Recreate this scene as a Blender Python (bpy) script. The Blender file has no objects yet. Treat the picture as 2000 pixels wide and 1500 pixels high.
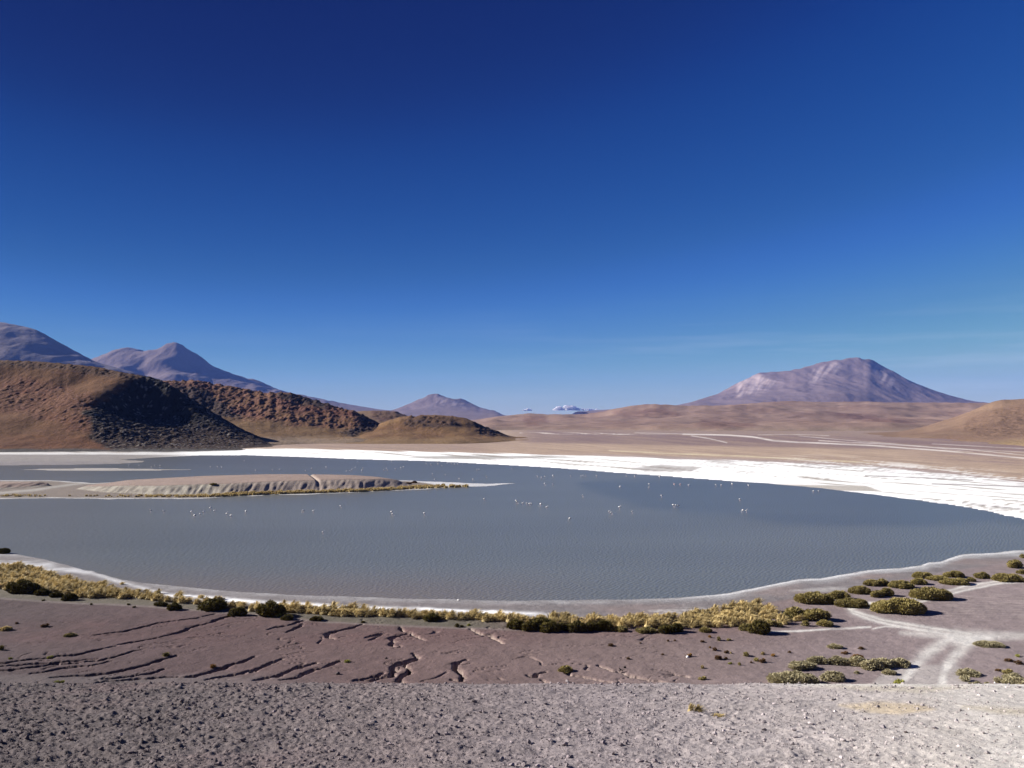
import bpy, math, random
import numpy as np

# ------------------------------------------------------------------ camera, sky, sun, exposure
S = bpy.context.scene
COL = S.collection
HC = 20.0                      # eye height above the lake
FPX = 1550.0                   # focal length in pixels of the 2000 x 1500 photograph
TILT = math.atan(65.0 / FPX)
cam_d = bpy.data.cameras.new("camera")
cam_d.sensor_width = 36.0
cam_d.lens = 36.0 * FPX / 2000.0
cam_d.clip_start = 0.2
cam_d.clip_end = 80000.0
cam = bpy.data.objects.new("camera", cam_d)
cam.location = (0, 0, HC)
cam.rotation_euler = (math.pi / 2 + TILT, 0, 0)
COL.objects.link(cam)
S.camera = cam

EXPO = 1.2                     # the photograph is exposed a stop brighter
SUN_EL = math.radians(25.0)
SUN_AZ = math.radians(-78.0)   # from +Y, clockwise: the sun stands to the left, a little ahead
world = bpy.data.worlds.new("World")
S.world = world
world.use_nodes = True
wn, wl = world.node_tree.nodes, world.node_tree.links
wn.clear()
w_out = wn.new("ShaderNodeOutputWorld")
w_bg = wn.new("ShaderNodeBackground")
w_sky = wn.new("ShaderNodeTexSky")
w_sky.sky_type = "NISHITA"
w_sky.sun_disc = False
w_sky.sun_elevation = SUN_EL
w_sky.sun_rotation = SUN_AZ
w_sky.altitude = 4200.0
w_sky.air_density = 1.0
w_sky.dust_density = 0.0
w_sky.ozone_density = 2.0
# the clear high-altitude sky of the photo is a deeper blue than the model's: a curve per channel
w_tc = wn.new("ShaderNodeTexCoord")
w_mp = wn.new("ShaderNodeMapping"); w_mp.inputs["Scale"].default_value = (-0.7, 1.0, 1.0)
wl.new(w_tc.outputs["Generated"], w_mp.inputs["Vector"])
wl.new(w_mp.outputs[0], w_sky.inputs["Vector"])
w_pre = wn.new("ShaderNodeVectorMath"); w_pre.operation = "SCALE"; w_pre.inputs["Scale"].default_value = 0.05
w_cur = wn.new("ShaderNodeRGBCurve")
SKYC = [
    [(0, 0), (.034, .0006), (.047, .0035), (.069, .017), (.114, .080), (.245, .335), (.5, .62), (1, .9)],
    [(0, 0), (.030, .005), (.061, .0145), (.084, .047), (.121, .102), (.187, .234), (.320, .455), (.6, .64), (1, .9)],
    [(0, 0), (.060, .055), (.122, .126), (.160, .234), (.215, .345), (.290, .490), (.332, .48), (.6, .70), (1, 1.0)]]
for ci, P_ in enumerate(SKYC):
    c_ = w_cur.mapping.curves[ci]
    c_.points[0].location = P_[0]; c_.points[-1].location = P_[-1]
    for p_ in P_[1:-1]:
        c_.points.new(*p_)
    for p_ in c_.points:
        p_.handle_type = "AUTO_CLAMPED"
w_cur.mapping.update()
w_post = wn.new("ShaderNodeVectorMath"); w_post.operation = "SCALE"
w_post.inputs["Scale"].default_value = 1.0 / (2 ** EXPO) / 0.1
w_bg.inputs[1].default_value = 0.1
# very thin cirrus low on the right
w_m2 = wn.new("ShaderNodeMapping"); w_m2.inputs["Scale"].default_value = (2.2, 2.2, 34.0); w_m2.inputs["Rotation"].default_value = (0, math.radians(2), 0)
wl.new(w_tc.outputs["Generated"], w_m2.inputs["Vector"])
w_no = wn.new("ShaderNodeTexNoise"); w_no.inputs["Scale"].default_value = 1.6; w_no.inputs["Detail"].default_value = 5; w_no.inputs["Roughness"].default_value = .6
wl.new(w_m2.outputs[0], w_no.inputs["Vector"])
w_r1 = wn.new("ShaderNodeMapRange"); w_r1.inputs[1].default_value = .48; w_r1.inputs[2].default_value = .8; w_r1.inputs[3].default_value = 0; w_r1.inputs[4].default_value = .22
wl.new(w_no.outputs[0], w_r1.inputs[0])
w_sp = wn.new("ShaderNodeSeparateXYZ"); wl.new(w_tc.outputs["Generated"], w_sp.inputs[0])
w_r2 = wn.new("ShaderNodeMapRange"); w_r2.inputs[1].default_value = .16; w_r2.inputs[2].default_value = .07; w_r2.interpolation_type = "SMOOTHSTEP"
wl.new(w_sp.outputs[2], w_r2.inputs[0])
w_r3 = wn.new("ShaderNodeMapRange"); w_r3.inputs[1].default_value = -.15; w_r3.inputs[2].default_value = .35; w_r3.inputs[3].default_value = .15
wl.new(w_sp.outputs[0], w_r3.inputs[0])
w_k1 = wn.new("ShaderNodeMath"); w_k1.operation = "MULTIPLY"; wl.new(w_r1.outputs[0], w_k1.inputs[0]); wl.new(w_r2.outputs[0], w_k1.inputs[1])
w_k2 = wn.new("ShaderNodeMath"); w_k2.operation = "MULTIPLY"; wl.new(w_k1.outputs[0], w_k2.inputs[0]); wl.new(w_r3.outputs[0], w_k2.inputs[1])
w_ci = wn.new("ShaderNodeMix"); w_ci.data_type = "RGBA"; w_ci.inputs[7].default_value = (.72, .78, .88, 1)
wl.new(w_k2.outputs[0], w_ci.inputs[0]); wl.new(w_cur.outputs[0], w_ci.inputs[6])
wl.new(w_sky.outputs[0], w_pre.inputs[0]); wl.new(w_pre.outputs[0], w_cur.inputs["Color"])
wl.new(w_ci.outputs[2], w_post.inputs[0]); wl.new(w_post.outputs[0], w_bg.inputs[0])
wl.new(w_bg.outputs[0], w_out.inputs[0])

sun_d = bpy.data.lights.new("sun", "SUN")
sun_d.energy = 5.0
sun_d.angle = math.radians(0.5)
sun_d.color = (1.0, 0.95, 0.87)
sun = bpy.data.objects.new("sun", sun_d)
sdir = (math.sin(SUN_AZ) * math.cos(SUN_EL), math.cos(SUN_AZ) * math.cos(SUN_EL), math.sin(SUN_EL))
import mathutils
sun.rotation_euler = mathutils.Vector(sdir).to_track_quat("Z", "Y").to_euler()
sun.location = (-60, 40, 80)
COL.objects.link(sun)

S.view_settings.view_transform = "Standard"
S.view_settings.look = "None"
S.view_settings.exposure = EXPO
S.view_settings.gamma = 1.0
S.cycles.volume_bounces = 1
S.cycles.max_bounces = 5
S.cycles.diffuse_bounces = 3

# ------------------------------------------------------------------ helpers: numbers
rng = np.random.default_rng(7)
random.seed(7)
CT, ST = math.cos(TILT), math.sin(TILT)


def ray(px, py):
    x = (np.asarray(px, float) - 1000) / FPX
    y = (750 - np.asarray(py, float)) / FPX
    return x, CT - y * ST, ST + y * CT


def at_depth(px, py, D):
    dx, dy, dz = ray(px, py)
    t = D / dy
    return dx * t, D + 0 * dx, HC + dz * t


def project(X, Y, Z):
    Z = np.asarray(Z, float) - HC
    f = Y * CT + Z * ST
    u = -Y * ST + Z * CT
    f = np.where(f < 0.5, 0.5, f)
    return 1000 + FPX * X / f, 750 - FPX * u / f


def hash2(ix, iy, seed):
    ix = ix.astype(np.int64); iy = iy.astype(np.int64)
    h = (ix * 374761393 + iy * 668265263 + seed * 974634777) & 0xFFFFFFFF
    h = ((h ^ (h >> 13)) * 1274126177) & 0xFFFFFFFF
    h = (h ^ (h >> 16)) & 0xFFFFFFFF
    h = (h * 2246822519) & 0xFFFFFFFF
    return ((h ^ (h >> 15)) & 0xFFFFFF) / float(0x1000000)


def perlin(x, y, seed=0):
    ix = np.floor(x); iy = np.floor(y)
    fx = x - ix; fy = y - iy
    ux = fx * fx * fx * (fx * (fx * 6 - 15) + 10)
    uy = fy * fy * fy * (fy * (fy * 6 - 15) + 10)
    r = []
    for oy in (0, 1):
        for ox in (0, 1):
            a = hash2(ix + ox, iy + oy, seed) * 2 * math.pi
            r.append(np.cos(a) * (fx - ox) + np.sin(a) * (fy - oy))
    return ((r[0] * (1 - ux) + r[1] * ux) * (1 - uy) + (r[2] * (1 - ux) + r[3] * ux) * uy) * 1.5


def fbm(x, y, oct=4, seed=0, gain=0.5):
    s = 0; a = 1.0; t = 0
    for k in range(oct):
        s = s + a * perlin(x * 2 ** k + 17.3 * k, y * 2 ** k - 9.1 * k, seed + k)
        t += a; a *= gain
    return s / t


def ridged(x, y, oct=4, seed=0):
    s = 0; a = 1.0; t = 0
    for k in range(oct):
        s = s + a * (1 - np.abs(perlin(x * 2 ** k + 5.3 * k, y * 2 ** k + 3.7 * k, seed + k)) * 2)
        t += a; a *= 0.5
    return s / t


def worley(x, y, seed=0):
    """distance to the nearest jittered cell point and that cell's random number"""
    ix = np.floor(x); iy = np.floor(y)
    best = np.full(x.shape, 9.0); rid = np.zeros(x.shape)
    for oy in (-1, 0, 1):
        for ox in (-1, 0, 1):
            cx = ix + ox; cy = iy + oy
            jx = cx + hash2(cx, cy, seed); jy = cy + hash2(cx, cy, seed + 11)
            d = np.hypot(x - jx, y - jy)
            m = d < best
            best = np.where(m, d, best)
            rid = np.where(m, hash2(cx, cy, seed + 23), rid)
    return best, rid


def sstep(a, b, x):
    t = np.clip((x - a) / (b - a), 0, 1)
    return t * t * (3 - 2 * t)


def lin(c):
    c = np.asarray(c, float) / 255.0
    return np.where(c <= 0.04045, c / 12.92, ((c + 0.055) / 1.055) ** 2.4)


def seg_dist(x, y, poly, closed=False):
    best = np.full(np.shape(x), 1e9)
    P = list(poly)
    if closed:
        P = P + [P[0]]
    for (ax, ay), (bx, by) in zip(P[:-1], P[1:]):
        vx, vy = bx - ax, by - ay
        L = vx * vx + vy * vy + 1e-12
        t = np.clip(((x - ax) * vx + (y - ay) * vy) / L, 0, 1)
        d = np.hypot(x - ax - t * vx, y - ay - t * vy)
        best = np.minimum(best, d)
    return best


def inside(x, y, poly):
    c = np.zeros(np.shape(x), bool)
    P = list(poly)
    for (ax, ay), (bx, by) in zip(P, P[1:] + P[:1]):
        if ay == by:
            continue
        m = ((ay > y) != (by > y)) & (x < (bx - ax) * (y - ay) / (by - ay) + ax)
        c ^= m
    return c


def sdf(x, y, poly):
    d = seg_dist(x, y, poly, True)
    return np.where(inside(x, y, poly), d, -d)      # positive inside


# ------------------------------------------------------------------ helpers: objects
def tag(o, label=None, cat=None, group=None, kind=None):
    if label: o["label"] = label
    if cat: o["category"] = cat
    if group: o["group"] = group
    if kind: o["kind"] = kind
    return o


def mesh_np(name, V, F, mat_idx=None, col=None, smooth=True):
    """V (n,3); F (m,3) or (m,4) or list of such arrays"""
    if not isinstance(F, list):
        F = [F]
    me = bpy.data.meshes.new(name)
    nf = sum(len(f) for f in F)
    loops = np.concatenate([f.reshape(-1) for f in F]).astype(np.int32)
    tot = np.concatenate([np.full(len(f), f.shape[1], np.int32) for f in F])
    start = np.concatenate([[0], np.cumsum(tot)[:-1]]).astype(np.int32)
    me.vertices.add(len(V)); me.vertices.foreach_set("co", np.asarray(V, np.float32).reshape(-1))
    me.loops.add(len(loops)); me.loops.foreach_set("vertex_index", loops)
    me.polygons.add(nf)
    me.polygons.foreach_set("loop_start", start)
    me.polygons.foreach_set("loop_total", tot)
    me.polygons.foreach_set("use_smooth", np.full(nf, smooth, bool))
    if mat_idx is not None:
        me.polygons.foreach_set("material_index", np.asarray(mat_idx, np.int32))
    me.update(calc_edges=True)
    if col is not None:
        ca = me.color_attributes.new("Col", "FLOAT_COLOR", "POINT")
        c4 = np.ones((len(V), 4), np.float32); c4[:, :3] = col
        ca.data.foreach_set("color", c4.reshape(-1))
    return me


def link(name, me, mats, loc=(0, 0, 0), rz=0.0, sc=(1, 1, 1)):
    for m in (mats if isinstance(mats, (list, tuple)) else [mats]):
        me.materials.append(m)
    o = bpy.data.objects.new(name, me)
    o.location = loc; o.rotation_euler = (0, 0, rz); o.scale = sc
    COL.objects.link(o)
    return o


# ------------------------------------------------------------------ materials
def new_mat(name):
    m = bpy.data.materials.new(name); m.use_nodes = True
    n, l = m.node_tree.nodes, m.node_tree.links
    b = n["Principled BSDF"]
    return m, n, l, b


def noise_node(n, l, scale, detail=4, rough=0.6, vec=None):
    t = n.new("ShaderNodeTexNoise"); t.inputs["Scale"].default_value = scale
    t.inputs["Detail"].default_value = detail; t.inputs["Roughness"].default_value = rough
    if vec is not None:
        l.new(vec, t.inputs["Vector"])
    return t


def soil_mat(name, scales, var, bumps, spec=0.15, rough=1.0):
    """base colour from the Col attribute varied by several noises; bumps = [(scale, distance m)]"""
    m, n, l, b = new_mat(name)
    at = n.new("ShaderNodeVertexColor"); at.layer_name = "Col"
    tc = n.new("ShaderNodeTexCoord")
    cur = at.outputs[0]
    for k, sc in enumerate(scales):
        t = noise_node(n, l, sc, 3, 0.65, tc.outputs["Object"])
        mr = n.new("ShaderNodeMapRange")
        mr.inputs[1].default_value = 0.3; mr.inputs[2].default_value = 0.7
        mr.inputs[3].default_value = 1 - var[k]; mr.inputs[4].default_value = 1 + var[k]
        l.new(t.outputs[0], mr.inputs[0])
        vm = n.new("ShaderNodeVectorMath"); vm.operation = "SCALE"
        l.new(cur, vm.inputs[0]); l.new(mr.outputs[0], vm.inputs["Scale"])
        cur = vm.outputs[0]
    l.new(cur, b.inputs["Base Color"])
    b.inputs["Roughness"].default_value = rough
    b.inputs["Specular IOR Level"].default_value = spec
    prev = None
    for sc, dist in bumps:
        t = noise_node(n, l, sc, 5, 0.65, tc.outputs["Object"])
        bp = n.new("ShaderNodeBump"); bp.inputs["Strength"].default_value = 1.0
        bp.inputs["Distance"].default_value = dist
        l.new(t.outputs[0], bp.inputs["Height"])
        if prev is not None:
            l.new(prev, bp.inputs["Normal"])
        prev = bp.outputs[0]
    if prev is not None:
        l.new(prev, b.inputs["Normal"])
    return m


def plant_mat(name, ca, cb, rough=0.8, trans=0.15):
    m, n, l, b = new_mat(name)
    at = n.new("ShaderNodeVertexColor"); at.layer_name = "Col"
    oi = n.new("ShaderNodeObjectInfo")
    mx = n.new("ShaderNodeMix"); mx.data_type = "RGBA"
    mx.inputs[6].default_value = (*ca, 1); mx.inputs[7].default_value = (*cb, 1)
    sep = n.new("ShaderNodeSeparateColor"); l.new(at.outputs[0], sep.inputs[0])
    l.new(sep.outputs[0], mx.inputs[0])
    mr = n.new("ShaderNodeMapRange"); mr.inputs[3].default_value = 0.78; mr.inputs[4].default_value = 1.2
    l.new(oi.outputs["Random"], mr.inputs[0])
    vm = n.new("ShaderNodeVectorMath"); vm.operation = "SCALE"
    l.new(mx.outputs[2], vm.inputs[0]); l.new(mr.outputs[0], vm.inputs["Scale"])
    l.new(vm.outputs[0], b.inputs["Base Color"])
    b.inputs["Roughness"].default_value = rough
    b.inputs["Specular IOR Level"].default_value = 0.2
    if trans:
        tr = n.new("ShaderNodeBsdfTranslucent"); l.new(vm.outputs[0], tr.inputs[0])
        ms = n.new("ShaderNodeMixShader"); ms.inputs[0].default_value = trans
        l.new(b.outputs[0], ms.inputs[1]); l.new(tr.outputs[0], ms.inputs[2])
        l.new(ms.outputs[0], n["Material Output"].inputs[0])
    return m


def flat_mat(name, c, rough=0.8, nscale=20, var=0.2):
    m, n, l, b = new_mat(name)
    tc = n.new("ShaderNodeTexCoord")
    t = noise_node(n, l, nscale, 3, 0.6, tc.outputs["Object"])
    mx = n.new("ShaderNodeMix"); mx.data_type = "RGBA"
    mx.inputs[6].default_value = (*[v * (1 - var) for v in c], 1)
    mx.inputs[7].default_value = (*[min(1, v * (1 + var)) for v in c], 1)
    l.new(t.outputs[0], mx.inputs[0]); l.new(mx.outputs[2], b.inputs["Base Color"])
    b.inputs["Roughness"].default_value = rough
    b.inputs["Specular IOR Level"].default_value = 0.25
    return m


K = 1.85                        # how bright a sunlit white ground comes out at this exposure


def A(r, g, b):                 # albedo of a level, sunlit surface that shows as this sRGB
    return lin((r, g, b)) / K


# ------------------------------------------------------------------ the ground: outlines traced on the plain
LAKE = [(-1500, 913), (-400, 911), (0, 909), (130, 908), (230, 906), (278, 903), (284, 900), (235, 898), (300, 893.5), (390, 889.5),
        (480, 889), (600, 893), (700, 897), (850, 901), (1000, 909), (1100, 915), (1200, 923), (1300, 930), (1400, 938),
        (1500, 944), (1600, 953), (1700, 965), (1800, 978), (1850, 985), (1900, 993), (2000, 1014), (2200, 1032),
        (2600, 1045), (2300, 1062), (2000, 1075), (1920, 1080), (1885, 1082), (1852, 1091), (1835, 1097), (1815, 1098), (1800, 1104),
        (1760, 1109), (1700, 1114), (1620, 1127), (1600, 1130), (1560, 1132), (1500, 1143), (1470, 1150), (1420, 1159),
        (1360, 1165), (1300, 1168.5), (1100, 1172), (1000, 1173), (880, 1171), (750, 1168), (600, 1163), (500, 1158),
        (400, 1151), (300, 1141.5), (240, 1132), (195, 1121), (182, 1116), (165, 1115), (130, 1103), (90, 1093), (40, 1083), (20, 1079),
        (0, 1078), (-100, 1080), (-600, 1095), (-1500, 1100)]
SPIT = [(-1500, 990), (-300, 978), (0, 975), (100, 973.5), (200, 975), (300, 974), (400, 974), (450, 970), (500, 968),
        (600, 965.5), (700, 961.5), (800, 957), (860, 954), (900, 951.5), (950, 949.5), (1000, 944.5), (1010, 943.5), (950, 945),
        (870, 941.5), (800, 939), (740, 936), (600, 934), (400, 936), (250, 940), (180, 944), (150, 941), (100, 938.5),
        (0, 938), (-300, 936), (-1500, 936)]
SLIVER = [(45, 917), (90, 915.5), (200, 914.3), (300, 916), (375, 917.5), (300, 919), (200, 919.6), (100, 919)]
TERR = [(150, 957), (200, 962), (300, 966), (450, 966), (560, 962), (700, 957.6), (770, 952.5), (800, 949), (790, 946.5),
        (700, 942.5), (600, 941), (400, 942), (260, 946), (170, 951)]
TERR2 = [(-900, 962), (0, 958), (60, 955), (98, 951), (95, 946), (0, 944.5), (-900, 945)]
G_TRACK_A = [(2100, 1128), (2000, 1138), (1960, 1141), (1880, 1155), (1820, 1171), (1780, 1182), (1720, 1188), (1675, 1189),
             (1658, 1193), (1662, 1200), (1690, 1210), (1740, 1223), (1800, 1234), (1860, 1244), (1900, 1250)]
G_TRACK_B = [(1868, 1248), (1840, 1266), (1805, 1292), (1775, 1325), (1755, 1350)]
G_TRACK_C = [(1908, 1252), (1880, 1275), (1860, 1300), (1846, 1325), (1838, 1350)]

_kY = [-500, -300, -60, -15, 0, 10, 20, 35, 36.5, 40, 46, 52, 58, 70, 85, 97, 20000]
_kZ = [75, 68, 36, 23.6, 18.35, 14.7, 11.2, 8.17, 7.75, 6.2, 3.5, 1.6, 0.85, 0.5, 0.15, 0.0, 0.0]


def zbase(Y):                      # hillside in front, then the plain
    s = 0
    for d in (-1.2, -0.6, 0, 0.6, 1.2):
        s = s + np.interp(Y + d, _kY, _kZ)
    return s / 5


def px2ground(px, py):
    """where the sight line through a photo pixel meets the smooth ground"""
    px = np.asarray(px, float); py = np.asarray(py, float)
    dx, dy, dz = ray(px, py)
    z = np.zeros(np.shape(px))
    for _ in range(25):
        t = (z - HC) / dz
        z = 0.5 * z + 0.5 * zbase(dy * t)
    t = (z - HC) / dz
    return dx * t, dy * t


GULLIES = [  # (photo trace, half width m, depth m)
    ([(-40, 1306), (0, 1303), (50, 1297), (95, 1293), (110, 1289), (150, 1286), (190, 1276), (225, 1269)], .38, .45),
    ([(-40, 1312), (0, 1310), (60, 1305), (110, 1302), (150, 1298), (190, 1294)], .34, .4),
    ([(-40, 1322), (0, 1319), (50, 1314), (100, 1306), (150, 1302), (200, 1297), (225, 1291), (255, 1281), (280, 1276)], .36, .45),
    ([(60, 1325), (130, 1313), (180, 1308), (215, 1300)], .28, .35),
    ([(232, 1266), (250, 1262), (290, 1256), (320, 1250), (355, 1241), (385, 1228), (410, 1223), (440, 1212), (470, 1208), (500, 1210)], .42, .5),
    ([(185, 1247), (240, 1241), (270, 1234), (310, 1223), (345, 1219), (385, 1214), (420, 1205)], .25, .28),
    ([(100, 1333), (150, 1328), (210, 1323), (250, 1315), (285, 1307), (310, 1298), (345, 1288)], .42, .5),
    ([(205, 1334), (260, 1328), (300, 1321), (320, 1314)], .32, .4),
    ([(190, 1341), (270, 1333), (330, 1330), (380, 1328), (410, 1320), (440, 1310), (480, 1297), (497, 1289)], .48, .6),
    ([(470, 1323), (500, 1317), (522, 1306), (527, 1303), (552, 1295)], .34, .4),
    ([(400, 1336), (440, 1329), (470, 1324), (500, 1320)], .36, .45),
    ([(495, 1337), (540, 1329), (570, 1317), (600, 1308), (618, 1303)], .45, .55),
    ([(548, 1337), (585, 1331), (600, 1322), (630, 1313), (650, 1305), (665, 1299)], .48, .6),
    ([(525, 1236), (545, 1231), (565, 1228), (585, 1220), (597, 1218)], .36, .4),
    ([(560, 1242), (575, 1236), (590, 1225)], .3, .35),
    ([(655, 1255), (640, 1250), (640, 1243), (660, 1238), (690, 1232), (707, 1226)], .5, .55),
    ([(715, 1253), (735, 1247), (752, 1244)], .32, .35),
    ([(722, 1258), (735, 1252), (745, 1246)], .24, .3),
    ([(782, 1231), (786, 1238), (800, 1241), (788, 1247), (766, 1252), (764, 1257), (770, 1260), (763, 1266), (770, 1270)], .5, .55),
    ([(800, 1241), (812, 1250), (830, 1258)], .26, .3),
    ([(808, 1284), (818, 1291), (806, 1297), (780, 1303), (765, 1309), (771, 1315), (766, 1322), (768, 1328), (745, 1330), (725, 1336), (690, 1339)], .58, .65),
    ([(790, 1304), (797, 1312), (800, 1321), (786, 1328), (780, 1334), (788, 1342)], .5, .6),
    ([(748, 1322), (735, 1328), (715, 1333), (690, 1337)], .3, .4),
    ([(912, 1297), (890, 1305), (889, 1313), (902, 1323), (905, 1332), (898, 1340), (880, 1337)], .52, .65),
    ([(918, 1235), (938, 1245), (960, 1249), (975, 1258), (982, 1264)], .38, .35),
    ([(1030, 1328), (1042, 1331), (1050, 1325), (1065, 1322)], .34, .4),
    ([(1057, 1337), (1072, 1343)], .34, .35),
    ([(1103, 1320), (1115, 1327), (1140, 1331), (1165, 1337), (1192, 1341)], .28, .3),
    ([(1168, 1309), (1190, 1317), (1230, 1327), (1260, 1334), (1300, 1341)], .34, .35),
    ([(1300, 1325), (1345, 1329)], .2, .2),
]
_gw = []
for tr, hw, dp in GULLIES:
    gx, gy = px2ground([p[0] for p in tr], [p[1] for p in tr])
    # finer, with small bends of its own
    P = [(gx[0], gy[0])]
    for i in range(len(gx) - 1):
        L = math.hypot(gx[i + 1] - gx[i], gy[i + 1] - gy[i])
        k = max(1, int(L / 0.55))
        for j in range(1, k + 1):
            t = j / k
            j1, j2 = (random.uniform(-.13, .13), random.uniform(-.16, .16)) if j < k else (0, 0)
            P.append((gx[i] + (gx[i + 1] - gx[i]) * t + j1, gy[i] + (gy[i + 1] - gy[i]) * t + j2))
    _gw.append((P, hw, dp))


def gully(X, Y):
    """depth cut into the plain and a 0..1 mask of bare sediment"""
    cut = np.zeros(np.shape(X)); bare = np.zeros(np.shape(X))
    for gi, (P, hw, dp) in enumerate(_gw):
        xs = [p[0] for p in P]; ys = [p[1] for p in P]
        m = (X > min(xs) - 2) & (X < max(xs) + 2) & (Y > min(ys) - 2) & (Y < max(ys) + 2)
        if not np.any(m):
            continue
        x = X[m]; y = Y[m]
        best = np.full(x.shape, 1e9); tt = np.zeros(x.shape)
        n = len(P) - 1
        for i in range(n):
            ax, ay = P[i]; vx, vy = P[i + 1][0] - ax, P[i + 1][1] - ay
            t = np.clip(((x - ax) * vx + (y - ay) * vy) / (vx * vx + vy * vy + 1e-9), 0, 1)
            d = np.hypot(x - ax - t * vx, y - ay - t * vy)
            k = d < best
            best = np.where(k, d, best); tt = np.where(k, (i + t) / n, tt)
        w = hw * .56 * (0.75 + 0.7 * perlin(x * .9, y * .9, 50 + gi)) * (0.35 + 0.65 * np.minimum(1, 5 * np.minimum(tt, 1 - tt)))
        best = np.maximum(0, best + .11 * perlin(x * 3.1, y * 2.2, 90 + gi) + .05 * perlin(x * 8, y * 6, 95 + gi))
        w = np.maximum(w, 0.1)
        c = 1.35 * dp * (1 - sstep(0.68, 1.05, best / w)) * (0.4 + 0.6 * np.minimum(1, 6 * np.minimum(tt, 1 - tt)))
        c = c + 0.06 * (1 - sstep(1.0, 2.6, best / w))
        cut[m] = np.maximum(cut[m], c)
        bare[m] = np.maximum(bare[m], 1 - sstep(0.8, 1.15, best / w))
    return cut, bare


def shore(px, py):
    """signed pixel distance from the waterline, positive on land"""
    a = -sdf(px, py, LAKE)
    b = sdf(px, py, SPIT)
    c = sdf(px, py, SLIVER)
    return np.maximum(np.maximum(a, b), c)


def ground_z(X, Y, full=False):
    X = np.asarray(X, float); Y = np.asarray(Y, float)
    zb = zbase(Y)
    front = Y > 4
    px, py = project(X, Y, zb)
    px = np.where(front, px, 99999.0); py = np.where(front, py, 99999.0)
    wob = fbm(X * .12, Y * .12, 4, 3) * np.clip((py - 880) * .02, 0, 3.0)
    lake_zone = front & (py < 1260) & (Y > 60)
    sd = np.full(X.shape, 200.0)
    if np.any(lake_zone):
        sd[lake_zone] = shore(px[lake_zone], (py + wob)[lake_zone])
    near = sstep(130, 60, Y)
    z = np.where(sd > 0, 0.02 + np.minimum(sd * (0.010 + 0.0 * Y), 0.30), np.maximum(sd * 0.06, -0.8)) + zb
    # terrace of the spit
    tz = front & (Y > 190) & (Y < 262) & (px < 900)
    ter = np.zeros(X.shape)
    if np.any(tz):
        x, y, X_, Y_ = px[tz], py[tz], X[tz], Y[tz]
        rill = (ridged(X_ / 2.6 + .8 * fbm(X_ / 9, Y_ / 9, 2, 8), Y_ / 26.0, 3, 9) * 1.3 - 0.9) * (1 - .55 * sstep(480, 620, x)) * (.6 + .9 * fbm(X_ / 14, Y_ * 0, 2, 10)) + 0.6 * fbm(X_ / 1.1, Y_ / 5, 2, 14) + 1.0 * fbm(X_ / 8, Y_ / 9, 2, 16)
        s1 = sdf(x, y, TERR)
        h1 = np.interp(x, [140, 180, 250, 400, 520, 680, 740, 775, 800], [.3, .9, 1.7, 2.35, 2.75, 2.65, 2.3, 1.7, .8])
        a = sstep(-1.8, 4.0, s1 + rill * 0.5 * (y > 948) + 0.3)
        s2 = sdf(x, y, TERR2)
        b = sstep(0.0, 4.5, s2 + rill) * 1.15
        cutx = np.exp(-((x - 606 - (y - 945) * 1.2) / 3.0) ** 2) * 0.9     # the notch in the bank
        ter[tz] = np.maximum(h1 * a * (1 - cutx * (y > 938) * .22), b)
    z = z + ter
    # relief
    land = sstep(0, 12, sd)
    slope = sstep(55, 36, Y) * (Y > -400)
    mid = land * sstep(130, 85, Y)
    z = z + mid * (1 - slope) * (0.10 * fbm(X / 9, Y / 9, 3, 21) + 0.045 * fbm(X / 1.3, Y / 1.3, 4, 25)) + mid * (1 - slope) * (Y > 55) * .05 * np.maximum(0, fbm(X / .55, Y / .7, 2, 27) - .18)
    far = sstep(500, 800, Y)
    z = z + far * land * (0.5 + 0.5 * fbm(X / 90, Y / 90, 3, 31))
    bare = np.zeros(X.shape); clod = np.zeros(X.shape)
    g = (Y > 52) & (Y < 95) & (X < 25) & (np.abs(X) < 80)
    if np.any(g):
        c, bm = gully(X[g], Y[g])
        z[g] = z[g] - c
        bare[g] = bm
    q = (Y > 56) & (Y < 80) & (X < 12) & (X > -60)
    if np.any(q):
        x, y = X[q], Y[q]
        u = x * .45 + y * .18 + 1.2 * fbm(x / 6, y / 6, 2, 33); v = y * .62 - x * .16 + .8 * fbm(x / 4, y / 4, 2, 34)
        ln = np.abs(perlin(u * .5, v, 35))
        msk = sstep(.02, .22, fbm(x / 5, y / 3, 2, 36)) * sstep(80, 76, y)
        cr = (1 - sstep(.012, .045, ln)) * msk
        z[q] = z[q] - .14 * cr
        bare[q] = np.maximum(bare[q], cr * .25)
    n = (Y < 56) & (Y > 8) & (np.abs(X) < 60)
    if np.any(n):
        x, y = X[n], Y[n]
        # rough, clodded hillside: less so on the dusty right side
        r = 1 - 0.75 * sstep(6, 17, x - 0.0 * y)
        d, rid = worley(x / .30, y / .36, 61)
        d2, rid2 = worley(x / .14, y / .18, 67)
        hump = np.maximum(0, rid - .45) * np.sqrt(np.maximum(0, 1 - (d / .42) ** 2)) * .105
        hump2 = np.maximum(0, rid2 - .35) * np.sqrt(np.maximum(0, 1 - (d2 / .42) ** 2)) * .06
        dz = 0.08 * fbm(x / 2.6, y / 2.6, 3, 41) * (0.5 + .5 * r) + 0.05 * fbm(x / .5, y / .5, 3, 45) * (0.3 + .7 * r)
        dz = dz - 0.09 * np.maximum(0, ridged(x / 1.9 + y * .12, y / .75, 2, 49) - .55) * r
        z[n] = z[n] + slope[n] * (dz + (hump + hump2) * (.62 + .85 * sstep(2, -12, x)) * (0.25 + .75 * r)) - 0.10 * slope[n] + slope[n] * sstep(28, 34, y) * .07 * fbm(x / 2.4, y / 6, 4, 53)
    if full:
        return z, px, py + wob * 0.0, sd, bare, ter, wob
    return z


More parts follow.
